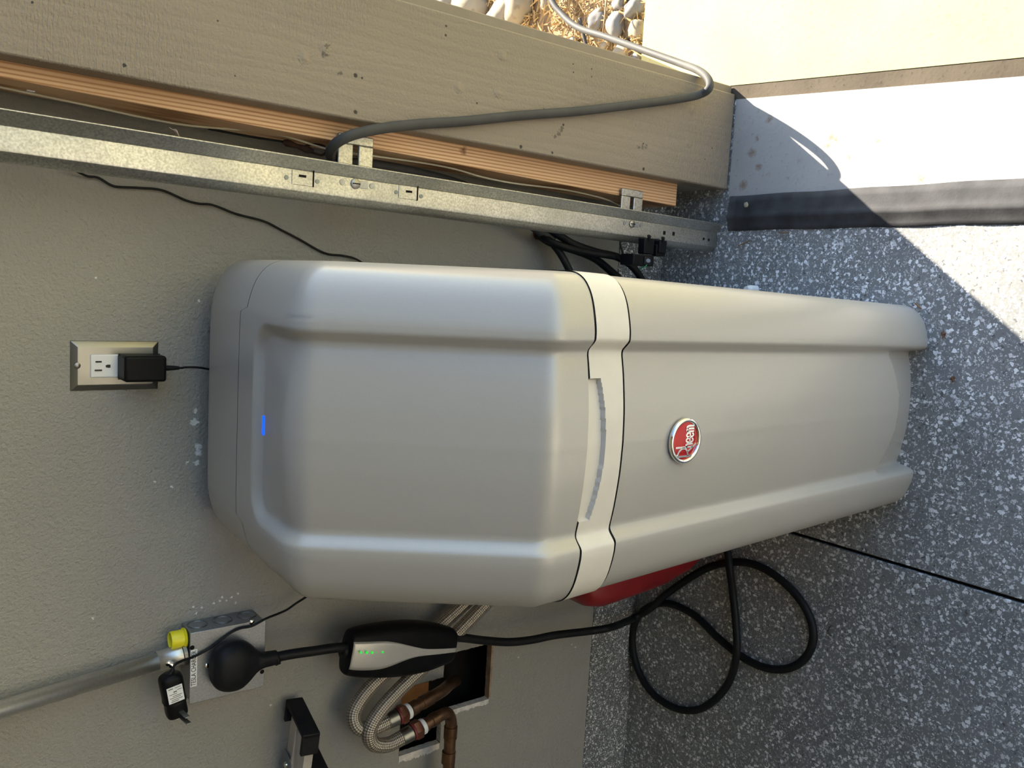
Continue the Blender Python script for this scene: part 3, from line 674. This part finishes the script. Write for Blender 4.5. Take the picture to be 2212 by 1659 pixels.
rh = thing('turnbuckle_hook', 'rusty turnbuckle hook hanging from a dark cable beside the pine stud', 'hook', at(660, 320, 1, -.09))
tube('hook_cable', [at(450, 278, 1, -.05), at(540, 295, 1, -.06), at(612, 306, 1, -.075)], .0016, M['rubber'], rh)
lathe('turnbuckle_body', at(612, 306, 1, -.08), at(660, 322, 1, -.088)-at(612, 306, 1, -.08), [(0, .003), (.005, .0055), (.02, .0035), (.035, .0055), (.045, .003)], M['rust'], rh, 12)
tube('hook', [at(652, 319, 1, -.088), at(672, 312, 1, -.09), at(698, 315, 1, -.09), at(704, 328, 1, -.09), at(694, 335, 1, -.09), at(662, 325, 1, -.088)], .0019, M['rust'], rh, seg=8)
p = at(65, 192, 1, -.072); cl2 = box('wire_clip', (p.x-.004, -.078, p.z-.005), (p.x+.004, -.064, p.z+.005), M['white'], None, .0015); tag(cl2, 'small white plastic clip holding the pale wire to the pine stud', 'clip')
# ------------------------------------------------------------------ steel junction box, conduit, cap
BY = -.050
f = [at(410.5, 1373, 1, BY), at(573, 1331, 1, BY), at(570.5, 1479, 1, BY), at(408, 1524, 1, BY)]
bx0_, bx1_ = (f[2].x+f[3].x)/2, (f[0].x+f[1].x)/2; bz0_, bz1_ = (f[1].z+f[2].z)/2, (f[0].z+f[3].z)/2
print('jbox', bx0_, bx1_, bz0_, bz1_)
jb = thing('junction_box', 'square zinc steel electrical box with charger label on the wall', 'electrical box', ((bx0_+bx1_)/2, 0, bz0_))
box('box_body', (bx0_+.002, BY+.0015, bz0_+.002), (bx1_-.001, 0, bz1_-.002), M['galv2'], jb, .002, 2)
box('cover', (bx0_, BY-.0012, bz0_), (bx1_, BY+.0012, bz1_), M['galv2'], jb, .0008)
def ring(name, c, nrm, r, m, par, t=.0005):
    A = Vector(nrm); U = A.orthogonal().normalized(); W = A.cross(U)
    return tube(name, [c+(U*math.cos(a)+W*math.sin(a))*r for a in [2*math.pi*k/28 for k in range(29)]], t, m, par, sm=False, seg=6, cap=False)
xr_ = bx1_-.0006
for zf in (.17, .5, .83):
    c = Vector((xr_, BY*.42, bz0_+(bz1_-bz0_)*zf)); ring('knockout', c, (1, 0, 0), .0150, M['steel'], jb); ring('knockout', c, (1, 0, 0), .0125, M['galv2'], jb, .0006)
for zf in (.40, .53): disc('pin_hole', Vector((xr_, BY*.80, bz0_+(bz1_-bz0_)*zf)), .0018, M['soot'], jb, nrm=(1, 0, 0))
def cscrew(px, py):
    p = at(px, py, 1, BY-.001); lathe('cover_screw', p, (0, -1, 0), [(0, .0042), (.0012, .0040), (.0022, .0022), (.0024, .0002)], M['chrome'], jb, 16)
cscrew(447.5, 1438); cscrew(543.5, 1343.5)
for px, py in ((415, 1399), (566, 1451)): disc('mount_hole', at(px, py, 1, BY-.0010), .0036, M['soot'], jb, .0006, 18, 1.0)
l0, l1 = at(410, 1484, 1, BY), at(423, 1402, 1, BY); lxa, lxb = l0.x, l1.x
lz1 = bz1_-.001; lz0 = lz1-.0098
lb = box('printed_label', (lxa, BY-.0018, lz0), (lxb, BY-.0012, lz1), M['lab'], jb)
tx = textmesh('label_text', 'TESLA CHARGER', .0100, M['ink'], jb, Vector((1, 0, 0)), Vector((0, 0, 1)), Vector(((lxa+lxb)/2, BY-.0019, (lz0+lz1)/2)), .0002, .74)
yc = at(388, 1381, 1, -.028)
ycap = lathe('yellow_cap', Vector((yc.x, -.026, bz1_)), (0, 0, 1), [(0, .0150), (.003, .0158), (.004, .0135), (.021, .0135), (.0225, .0125), (.0215, .0110), (.008, .0105), (.008, .0005)], M['yellow'], jb, 32)
ycap['label'] = 'bright yellow plastic cap'
co = thing('conduit', 'shiny metal conduit running up the wall from the zinc box', 'conduit', at(390, 1413, 1, -.028))
ca, cbp = at(388, 1413, 1, -.028), at(-20, 1539, 1, -.028); ca.z = bz1_
dr = (cbp-ca).normalized(); c_e = ca+dr*2.0
tube('conduit_pipe', [ca+dr*.02, ca+dr*.6, c_e], .0125, M['cond'], co, sm=False, seg=24)
tube('connector', [ca, ca+dr*.006, ca+dr*.040], .0152, M['cond'], co, sm=False, seg=24)
lathe('connector_nut', ca, dr, [(0, .0178), (.005, .0178), (.006, .016)], M['steel'], co, 24)
for px, py in ((369, 1437), (362, 1433)): lathe('set_screw', at(px, py, 1, -.043), (0.1, -1, .1), [(0, .0035), (.003, .0033), (.0035, .001)], M['chrome'], co, 12)
# ------------------------------------------------------------------ charging cable with plug and control box
ev = thing('charging_cable', 'thick black charging cable with round plug and silver-faced control box', 'charging cable', at(505, 1440, 1, BY))
def blob(name, A, B, sec, m, par, ref=Vector((0, -1, 0)), seg=28, p=2.4):
    """sec: (t, half width, half depth, depth offset, side offset)"""
    A, B = Vector(A), Vector(B); D = (B-A); T = D.normalized(); Dp = (ref-T*ref.dot(T)).normalized(); Wd = T.cross(Dp); V = []; Fc = []
    for s in sec:
        t, w_, d_, off = s[:4]; so_ = s[4] if len(s) > 4 else 0; c = A+D*t+Dp*off+Wd*so_
        for k in range(seg):
            a = 2*math.pi*k/seg; ca_, sa = math.cos(a), math.sin(a)
            V.append(c+Wd*(w_*math.copysign(abs(ca_)**(2/p), ca_))+Dp*(d_*math.copysign(abs(sa)**(2/p), sa)))
    for i in range(len(sec)-1):
        for k in range(seg):
            k2 = (k+1) % seg; Fc.append((i*seg+k, i*seg+k2, (i+1)*seg+k2, (i+1)*seg+k))
    Fc += [tuple(range(seg)), tuple((len(sec)-1)*seg+k for k in range(seg))]
    o = fix(mesh(name, V, Fc, m, par, True)); return o, (A, D, Dp, Wd)
def spl(T, n=5):
    """smooth interpolation of section tables"""
    out = []; Q = [T[0]]+T+[T[-1]]
    for i in range(1, len(Q)-2):
        for k in range(n):
            t = k/n; out.append(tuple(.5*(2*b+(c-a)*t+(2*a-5*b+4*c-d)*t*t+(3*b-a-3*c+d)*t**3) for a, b, c, d in zip(*Q[i-1:i+3])))
    return out+[T[-1]]
PYA = BY-.022
pA, pB = at(455, 1446, 1, PYA), at(597, 1420, 1, PYA)
plug, _ = blob('plug', pA, pB, spl([(0, .004, .004, .0), (.02, .020, .014, 0), (.10, .032, .021, .001), (.25, .0385, .022, .002), (.42, .0385, .022, .001), (.56, .031, .019, -.001), (.68, .019, .015, -.002), (.78, .0125, .0125, 0), (.88, .0115, .0115, 0), (1.0, .0108, .0108, 0)]), M['rubber'], ev)
EY = -.085
eA, eB = at(747, 1408, 1, EY), at(977, 1392, 1, EY)
cblob, (A_, D_, Dp_, Wd_) = blob('control_box', eA, eB, spl([(0, .033, .017, 0), (.010, .037, .020, 0), (.07, .0405, .0225, 0), (.18, .0440, .0255, 0), (.35, .0470, .027, 0), (.55, .0475, .027, 0, ), (.75, .0425, .0255, 0), (.90, .0350, .0225, 0), (.975, .0300, .020, 0), (1.0, .0240, .012, 0)]), M['black'], ev, p=3.0)
# silver face plate with an hourglass outline following the curved front
T_ = [(.004, .0225, .0235), (.10, .0242, .024), (.25, .0235, .0242), (.35, .0190, .0215), (.45, .0120, .0165), (.55, .0070, .0110), (.65, .0055, .0065), (.80, .0055, .0040), (.985, .0058, .0015)]
V, Fc = [], []; tt = spl([(t, a, b) for t, a, b in T_], 5); H_ = spl([(0, .017), (.010, .020), (.07, .0225), (.18, .0255), (.35, .027), (.55, .027), (.75, .0255), (.90, .0225), (.975, .020), (1.0, .012)], 6)
W_ = spl([(0, .033), (.010, .037), (.07, .0405), (.18, .044), (.35, .047), (.55, .0475), (.75, .0425), (.9, .035), (.975, .03), (1, .024)], 6)
for t, a, b in tt:
    hd, hw2 = interp(H_, t), interp(W_, t)
    for k in range(9):
        s = -b+(a+b)*k/8 ; q = min(.98, abs(s)/hw2); dd = hd*(1-q**3.0)**(1/3.0)
        V.append(A_+D_*t+Wd_*s+Dp_*(dd+.0007))
for i in range(len(tt)-1):
    for k in range(8): Fc.append((i*9+k, i*9+k+1, i*9+k+10, i*9+k+9))
face = fix(mesh('face_plate', V, Fc, M['silverface'], ev, True)); child(face, cblob); solid(face, .0006, 0); face['label'] = 'satin silver hourglass face plate'
for px, rr in ((780, .0019), (793, .0023), (804.5, .0021), (814, .0006), (827, .0020)):
    p = at(px, 1410 if px != 827 else 1409, 1, EY-.0285); l_ = lathe('indicator_light', p, (0, -1, 0), [(-.002, rr), (.0006, rr*.9)], M['green'], ev, 12); child(l_, cblob)
tube('strain_relief', [pB+Vector((-.002, 0, .004)), at(600, 1420, 1, PYA)], .0115, M['rubber'], ev, sm=False)
tube('strain_relief', [at(738, 1406, 1, EY), at(750, 1406, 1, EY)], .0115, M['rubber'], ev, sm=False)
tube('plug_lead', [at(590, 1421, 1, PYA), at(630, 1413, 1, PYA-.006), at(680, 1406, 1, -.082), at(720, 1400, 1, -.086), at(752, 1398, 1, EY)], .0080, M['rubber'], ev)
zc_ = .0085
def fl(x, y, dz=0): return at(x, y, 2, zc_+dz)
cp = [at(965, 1376, 1, EY), at(1000, 1378, 1, -.085), at(1050, 1384, 1, -.085), at(1100, 1387, 1, -.088), at(1150, 1382, 1, -.092), at(1200, 1372, 1, -.096), at(1275, 1363, 1, -.100), at(1320, 1355, 1, -.112), fl(1365, 1337, .05), fl(1405, 1314, .020), fl(1440, 1283, .003), fl(1500, 1242), fl(1545, 1221), fl(1600, 1214), fl(1650, 1228), fl(1700, 1264), fl(1738, 1310), fl(1756, 1358), fl(1752, 1400), fl(1728, 1432), fl(1690, 1446), fl(1645, 1440), fl(1600, 1417), fl(1550, 1377), fl(1505, 1333), fl(1465, 1310), fl(1430, 1303), fl(1395, 1315), fl(1372, 1345), fl(1366, 1390), fl(1375, 1438), fl(1398, 1484), fl(1430, 1515), fl(1470, 1533), fl(1510, 1532), fl(1548, 1508), fl(1577, 1468), fl(1591, 1412, .014), fl(1590, 1350, .008), fl(1583, 1280, .003), fl(1576, 1228, .015), fl(1570, 1180, .006), fl(1558, 1125), fl(1540, 1085)]
tube('cable', cp, .0078, M['rubber'], ev, n=7, seg=14)
# ------------------------------------------------------------------ hanging wall adapter
wa = thing('wall_adapter', 'small black unplugged wall adapter dangling beside the zinc box by its cord', 'power adapter', at(378, 1500, 1, -.07))
AY = -.075
a0, a1 = at(366, 1455, 1, AY), at(383, 1545, 1, AY)
wb, _ = blob('adapter_body', a0, a1, spl([(0, .008, .010, 0), (.06, .0150, .0135, 0), (.18, .0165, .0145, 0), (.5, .0158, .0145, 0), (.62, .0165, .0145, 0), (.68, .0150, .0150, 0), (.92, .0150, .0140, 0), (.985, .0125, .0115, 0), (1, .006, .006, 0)]), M['black'], wa, p=3.2)
Dn = (a1-a0).normalized(); Wn = Dn.cross(Vector((0, -1, 0))).normalized()
lc = a0.lerp(a1, .39)+Vector((0, -.0152, 0)); pl_ = frame_box('rating_label', lc, Dn, Wn, Dn.cross(Wn).normalized(), .0125, .0110, .0004, M['lab'], wa)
for i, (u, v, lu, lv) in enumerate(((-.35, .0, .07, .22), (-.8, .5, .05, .3), (-.8, -.4, .03, .4), (-.1, .3, .03, .5), (.15, -.2, .03, .6), (.35, .1, .03, .7), (.6, -.1, .03, .7), (.8, .2, .04, .5), (-.5, -.6, .03, .3))):
    frame_box('label_print', lc+Dn*(.0125*u)+Wn*(.011*v)+Vector((0, -.0006, 0)), Dn, Wn, Dn.cross(Wn).normalized(), .0125*lu*.7, .011*lv, .0002, M['ink'], wa)
for v in (.0052, -.0052):
    frame_box('prong', a0.lerp(a1, .86)+Wn*0+Dn*v+Vector((-.004, -.022, -.006)), Vector((-.2, -1, -.3)).normalized(), Wn, Dn, .0095, .0034, .0009, M['steel'], wa, .0004)
tube('cord_boot', [at(362, 1466, 1, AY), at(368, 1455, 1, AY), at(374, 1444, 1, AY)], lambda t: .0050-.0022*t, M['rubber'], wa)
tube('cord', [at(372, 1450, 1, AY), at(377, 1437, 1, AY), at(392, 1428, 1, AY+.006), at(420, 1418, 1, BY-.008), at(450, 1402, 1, BY-.0050), at(480, 1380, 1, BY-.0050), at(500, 1366, 1, BY-.0045), at(520, 1357, 1, BY-.0050), at(545, 1352, 1, BY-.0055), at(575, 1336, 1, BY-.006), at(600, 1326, 1, -.045), at(620, 1317, 1, -.04), at(640, 1303, 1, -.035), at(670, 1283, 1, -.03), at(720, 1240, 1, -.02), Vector((-.36, -.014, .62)), Vector((-.30, -.014, .60))], .0019, M['rubber'], wa, seg=8)
# ------------------------------------------------------------------ braided hoses and copper pipes
def hose(label, P, r, nutP, nutQ):
    h = thing('braided_hose', label, 'hose', P[-1], 'flexible braided hoses'); tube('braided_tube', P, r, M['braid'], h, n=9, seg=20)
    D = (nutQ-nutP); L = D.length; D.normalize()
    lathe('ferrule', nutP, D, [(-.004, .0095), (0, .0135), (L*.5, .0142), (L*.55, .0120)], M['steel'], h, 24)
    lathe('gasket', nutP+D*L*.55, D, [(0, .0150), (.003, .0155), (.005, .0148)], plain('red_gasket', (.16, .02, .015), .5), h, 24)
    lathe('hex_nut', nutP+D*(L*.55+.004), D, [(0, .0168), (.0015, .0175), (L*.45-.006, .0175), (L*.45-.004, .0165)], M['brass'], h, 6)
    return h, D
HYa, HYb = -.050, -.078
n1, m1 = at(838, 1558, 1, -.075), at(876, 1539, 1, -.075)
hose('braided steel hose nearer the wall, its nut on the upper copper stub', [Vector((-.30, -.050, .285)), Vector((-.42, -.050, .290)), at(1060, 1250, 1, -.05), at(1000, 1307, 1, -.05), at(930, 1370, 1, -.05), at(870, 1425, 1, -.052), at(815, 1470, 1, -.055), at(780, 1510, 1, -.058), at(764, 1545, 1, -.062), at(775, 1572, 1, -.07), at(805, 1573, 1, -.075), n1], .0128, n1, m1)
n2, m2 = at(868, 1594, 1, -.085), at(908, 1572, 1, -.085)
hose('braided steel hose in front, looping lowest to the elbowed copper pipe', [Vector((-.30, -.072, .245)), Vector((-.42, -.070, .250)), at(1095, 1255, 1, -.07), at(1045, 1308, 1, -.075), at(980, 1375, 1, -.078), at(915, 1440, 1, -.080), at(862, 1490, 1, -.082), at(818, 1540, 1, -.084), at(798, 1580, 1, -.085), at(806, 1606, 1, -.086), at(836, 1609, 1, -.086), n2], .0130, n2, m2)
def pipe(label, P, r, tape, rings, grp='copper water pipes'):
    h = thing('copper_pipe', label, 'pipe', P[0], grp); tube('pipe_run', P, r, M['copper'], h, n=6, seg=20)
    D = (Vector(P[1])-Vector(P[0])).normalized(); lathe('tape_wrap', P[0], D, [(0, .0135), (.001, .0142), (.007, .0142), (.008, .0132)], M['white'], h, 20)
    for a, b, rr in rings:
        d = (b-a); lathe('fitting', a, d, [(0, r), (.0008, rr), (d.length-.0008, rr), (d.length, r)], M['copper'], h, 20)
    return h
a = m1; b = at(948, 1497, 1, -.062)
pipe('upper copper stub turning into the hole in the drywall', [a, a.lerp(b, .5), b, at(962, 1487, 1, -.045), at(972, 1478, 1, -.01), at(985, 1470, 1, .05)], .0112, 0, [(a.lerp(b, .12), a.lerp(b, .32), .0128), (a.lerp(b, .45), a.lerp(b, .78), .0124)])
a = m2; b = at(952, 1545, 1, -.080)
pipe('elbowed copper pipe running left along the wall below the holes', [a, a.lerp(b, .6), b, at(966, 1541, 1, -.076), at(974, 1556, 1, -.070), at(973, 1580, 1, -.068), at(971, 1620, 1, -.068), at(968, 1680, 1, -.068), at(962, 1760, 1, -.068), at(962, 1760, 1, -.068)+Vector((-.35, 0, .002)), at(962, 1760, 1, -.068)+Vector((-1.1, 0, .004))], .0110, 0, [(a.lerp(b, .10), a.lerp(b, .30), .0126), (a.lerp(b, .50), a.lerp(b, .80), .0124), (at(974, 1568, 1, -.069), at(972.5, 1595, 1, -.069), .0126), (at(970, 1622, 1, -.068), at(968, 1648, 1, -.068), .0130)])
# ------------------------------------------------------------------ ladder hung along the wall
ld = thing('hanging_ladder', 'worn aluminium ladder rail with black end caps hung on the wall', 'ladder', at(640, 1560, 1, -.05))
r0, r1 = at(636, 1507, 1, -.016), at(674, 1586, 1, -.100)
dirx = Vector((-1, 0, .10)).normalized(); diry = (r1-r0); Ly = diry.length; diry.normalize(); dirz = dirx.cross(diry).normalized()
if dirz.z < 0: dirz = -dirz
mid = (r0+r1)/2
hz = .013
frame_box('end_cap', mid+dirx*.004, dirx, diry, dirz, .004, Ly/2, hz+.002, M['rubber'], ld, .002, 3)
for s in (-1, 1): frame_box('cap_flange', mid+diry*(s*(Ly/2-.0035))+dirx*.018, dirx, diry, dirz, .0175, .0035, hz+.002, M['rubber'], ld, .0015, 2)
frame_box('rail', mid+dirx*.605-dirz*.003, dirx, diry, dirz, .600, Ly/2-.008, hz*.6, M['alu'], ld, .0012)
frame_box('rail_lip', mid+dirx*.605+diry*(-Ly*.06)+dirz*(hz*.45), dirx, diry, dirz, .600, .004, .003, M['alu'], ld, .001)
q = at(608, 1650, 1, -.05); frame_box('pivot_plate', mid+dirx*.112-diry*(Ly*.22)+dirz*hz*.62, dirx, diry, dirz, .030, .018, .0018, M['gplate'], ld, .003)
lathe('rivet', mid+dirx*.098-diry*(Ly*.24)+dirz*(hz*.62+.0018), dirz, [(0, .0055), (.002, .0048), (.0032, .0015)], M['chrome'], ld, 16)
q = at(690, 1668, 1, -.10); frame_box('end_cap', q+Vector((0, .02, 0)), dirx, diry, dirz, .010, .040, hz+.004, M['rubber'], ld, .003, 3)
q2 = q+dirx*.6+Vector((0, .02, 0)); frame_box('rail', q2, dirx, diry, dirz, .590, .032, hz*.6, M['alu'], ld, .001)
# ------------------------------------------------------------------ red fuel can behind the softener
rc = thing('plastic_container', 'red plastic container standing on the floor behind the softener', 'container', (-.50, -.11, 0))
def rr_loop(x0, x1, y0, y1, z, r, n=6):
    L = []
    for cx_, cy_, a0_ in ((x1-r, y1-r, 0), (x0+r, y1-r, 90), (x0+r, y0+r, 180), (x1-r, y0+r, 270)):
        for k in range(n+1): a = math.radians(a0_+90*k/n); L.append((cx_+r*math.cos(a), cy_+r*math.sin(a), z))
    return L
V = []; lv = [(-.532, 0, .012), (-.545, .010, .004), (-.562, .05, 0), (-.580, .12, 0), (-.588, .20, 0), (-.594, .29, 0), (-.588, .322, .006), (-.566, .342, .02), (-.538, .350, .04)]
for xl, z, ins in lv: V += rr_loop(xl, -.40-ins, -.200+ins, -.030-ins, z, .030)
n = len(V)//len(lv); Fc = [(i*n+k, i*n+(k+1) % n, (i+1)*n+(k+1) % n, (i+1)*n+k) for i in range(len(lv)-1) for k in range(n)]+[tuple(range(n)), tuple(range((len(lv)-1)*n, len(lv)*n))]
fix(mesh('container_body', V, Fc, M['redp'], rc, True))
lathe('container_cap', (-.47, -.12, .346), (0, 0, 1), [(0, .022), (.018, .021), (.022, .018)], M['redp'], rc, 20)
# ------------------------------------------------------------------ rocks, straw and litter
def rock(c, r, m, sq=(1, .9, .62), rz=0, seed=0):
    bm = bmesh.new(); bmesh.ops.create_icosphere(bm, subdivisions=3, radius=1)
    for v in bm.verts:
        d = v.co.normalized(); q = d*1.1+Vector((seed*3.7, seed*1.3, 0))
        k = 1+.34*noise.noise(q)+.10*noise.noise(q*3)
        f_ = max(abs(d.x), abs(d.y), abs(d.z)); k *= (1-.35*(f_-.58)); v.co = Vector((d.x*sq[0], d.y*sq[1], d.z*sq[2]))*k*r
    me = bpy.data.meshes.new('rock'); bm.to_mesh(me); bm.free(); me.materials.append(m)
    for p in me.polygons: p.use_smooth = True
    o = bpy.data.objects.new('rock', me); COL.objects.link(o); o.location = c; o.rotation_euler = (seed*.7 % .5, .2, rz); return o
rocks = [(1018, 14, .078, 'rock', 'large tan rock against the jamb at the top edge'), (1078, 34, .050, 'rock', 'pale pitted rock between the large tan one and the big cream one'), (1118, 14, .062, 'rock', 'big cream rock with a shaded split beside the straw'),
         (962, -8, .05, 'rockg', 'small shaded rock highest along the jamb edge'), (1290, 42, .030, 'rockg', 'small round grey rock under the grey cord'), (1330, 52, .036, 'rockg', 'rough grey rock right beside the hanging cord'),
         (1372, 16, .034, 'rockg', 'angular grey rock at the driveway corner'), (1340, 2, .026, 'rockg', 'flat grey rock at the picture edge above the cord'), (1378, 66, .030, 'rock', 'cream rock pressed against the driveway edge'),
         (1345, 108, .026, 'rock', 'cream rock below the cord beside the driveway'), (1374, 126, .018, 'rockg', 'dark bluish pebble near the driveway edge by the jamb'), (1368, 142, .022, 'rockg', 'pale bluish flat stone half hidden by the jamb'),
         (1240, 96, .022, 'rockg', 'grey stone beside the short cord end'), (1180, 8, .02, 'rock', 'small tan stone near the start of the grey cord'), (1308, 90, .020, 'rock', 'small tan stone just below the grey cord')]
for i, (px, py, r, m, lab) in enumerate(rocks):
    c = at(px, py, 2, -.03+r*.30); tag(rock(c, r, M[m], (1, .85+.1*math.sin(i), .62), i*1.3, i+1), lab, 'rock', 'rocks in the dry bed outside')
V, Fc = [], []
for i in range(3000):
    cx_, cy_ = random.uniform(.43, 1.15), random.uniform(.115, .75); a = random.uniform(0, 6.3); L = random.uniform(.012, .045); z = -.028+random.uniform(0, .016); wd_ = random.uniform(.0009, .0024)
    b = len(V); tl = random.uniform(-.25, .25); cv = random.uniform(-.3, .3)
    for k in range(4):
        t = k/3-.5; aa = a+cv*t; px, py, pz = cx_+math.cos(aa)*L*t, cy_+math.sin(aa)*L*t, z+tl*L*t+.002
        q = (-math.sin(aa)*wd_, math.cos(aa)*wd_); V += [(px+q[0], py+q[1], pz), (px-q[0], py-q[1], pz), (px, py, pz+wd_)]
    for k in range(3):
        for u in range(3): Fc.append((b+3*k+u, b+3*k+(u+1) % 3, b+3*k+3+(u+1) % 3, b+3*k+3+u))
stw = mesh('straw', V, Fc, M['straw']); tag(stw, 'loose dry straw between the rocks beside the driveway', 'straw', kind='stuff')
tl_ = [(at(1310, 0, 2, .03)), (at(1305, 50, 2, .045)), (at(1300, 88, 2, .03))]
tag(tube('dry_stalk', tl_, lambda t: .0026-.0018*t, M['twig'], None, seg=6), 'single tan dry stalk standing over the grey cord', 'stalk')
def leaf(px, py, s, lab, rz=0.0, m='leaf'):
    c = at(px, py, 2, .0035); V = []
    for k in range(10):
        a = 2*math.pi*k/10; r = s*(1+.35*math.sin(k*2.3+px)); V.append((c.x+r*math.cos(a+rz), c.y+r*.6*math.sin(a+rz), c.z+.0012*math.sin(k*1.7)))
    V.append((c.x, c.y, c.z+.002)); o = mesh('leaf_scrap', V, [(k, (k+1) % 10, 10) for k in range(10)], M[m]); solid(o, .0006, 0); tag(o, lab, 'leaf')
leaf(2038, 722, .0065, 'brown dead leaf scrap on the floor by the softener foot'); leaf(2058, 818, .0055, 'dark leaf scrap farther along the floor below the brown one', .6)
def twig(P, r, lab): tag(tube('twig', P, r, M['twig'], None, seg=6), lab, 'twig')
twig([at(1595, 531, 2, .003), at(1608, 525, 2, .003), at(1621, 519, 2, .003)], .0012, 'short brown twig on the flake floor near the rubber seal')
twig([at(1977, 655, 2, .003), at(1984, 661, 2, .003), at(1990, 667, 2, .003)], .0014, 'tan twig beside the right foot of the softener')
twig([at(1683, 502, 2, .004), at(1705, 502, 2, .004)], .0012, 'thin brown twig lying along the rubber seal edge')
p0 = at(1624, 625, 2, .012); fit = lathe('drain_fitting', (p0.x, p0.y, .0), (0, 0, 1), [(0, .008), (.02, .008), (.022, .0055), (.03, .0055)], M['white'], None, 16)
tag(fit, 'small white plastic fitting on the floor at the right side of the softener', 'fitting')
pb = tag(rock(at(1612, 443, 2, .015), .0058, M['rock'], (1, .8, .6), .3, 21), 'tiny tan pebble on the rubber seal', 'pebble')
zt_ = at(1794, 1350, 2, .003); P = [at(1794, 1352, 2, .0025), at(1790, 1360, 2, .0025), at(1790, 1368, 2, .0025), at(1796, 1375, 2, .0025)]
tag(tube('plastic_curl', P, .0012, M['grey'], None, seg=6), 'small grey plastic curl on the floor beyond the cable loop', 'scrap')
bpy.context.view_layer.update()
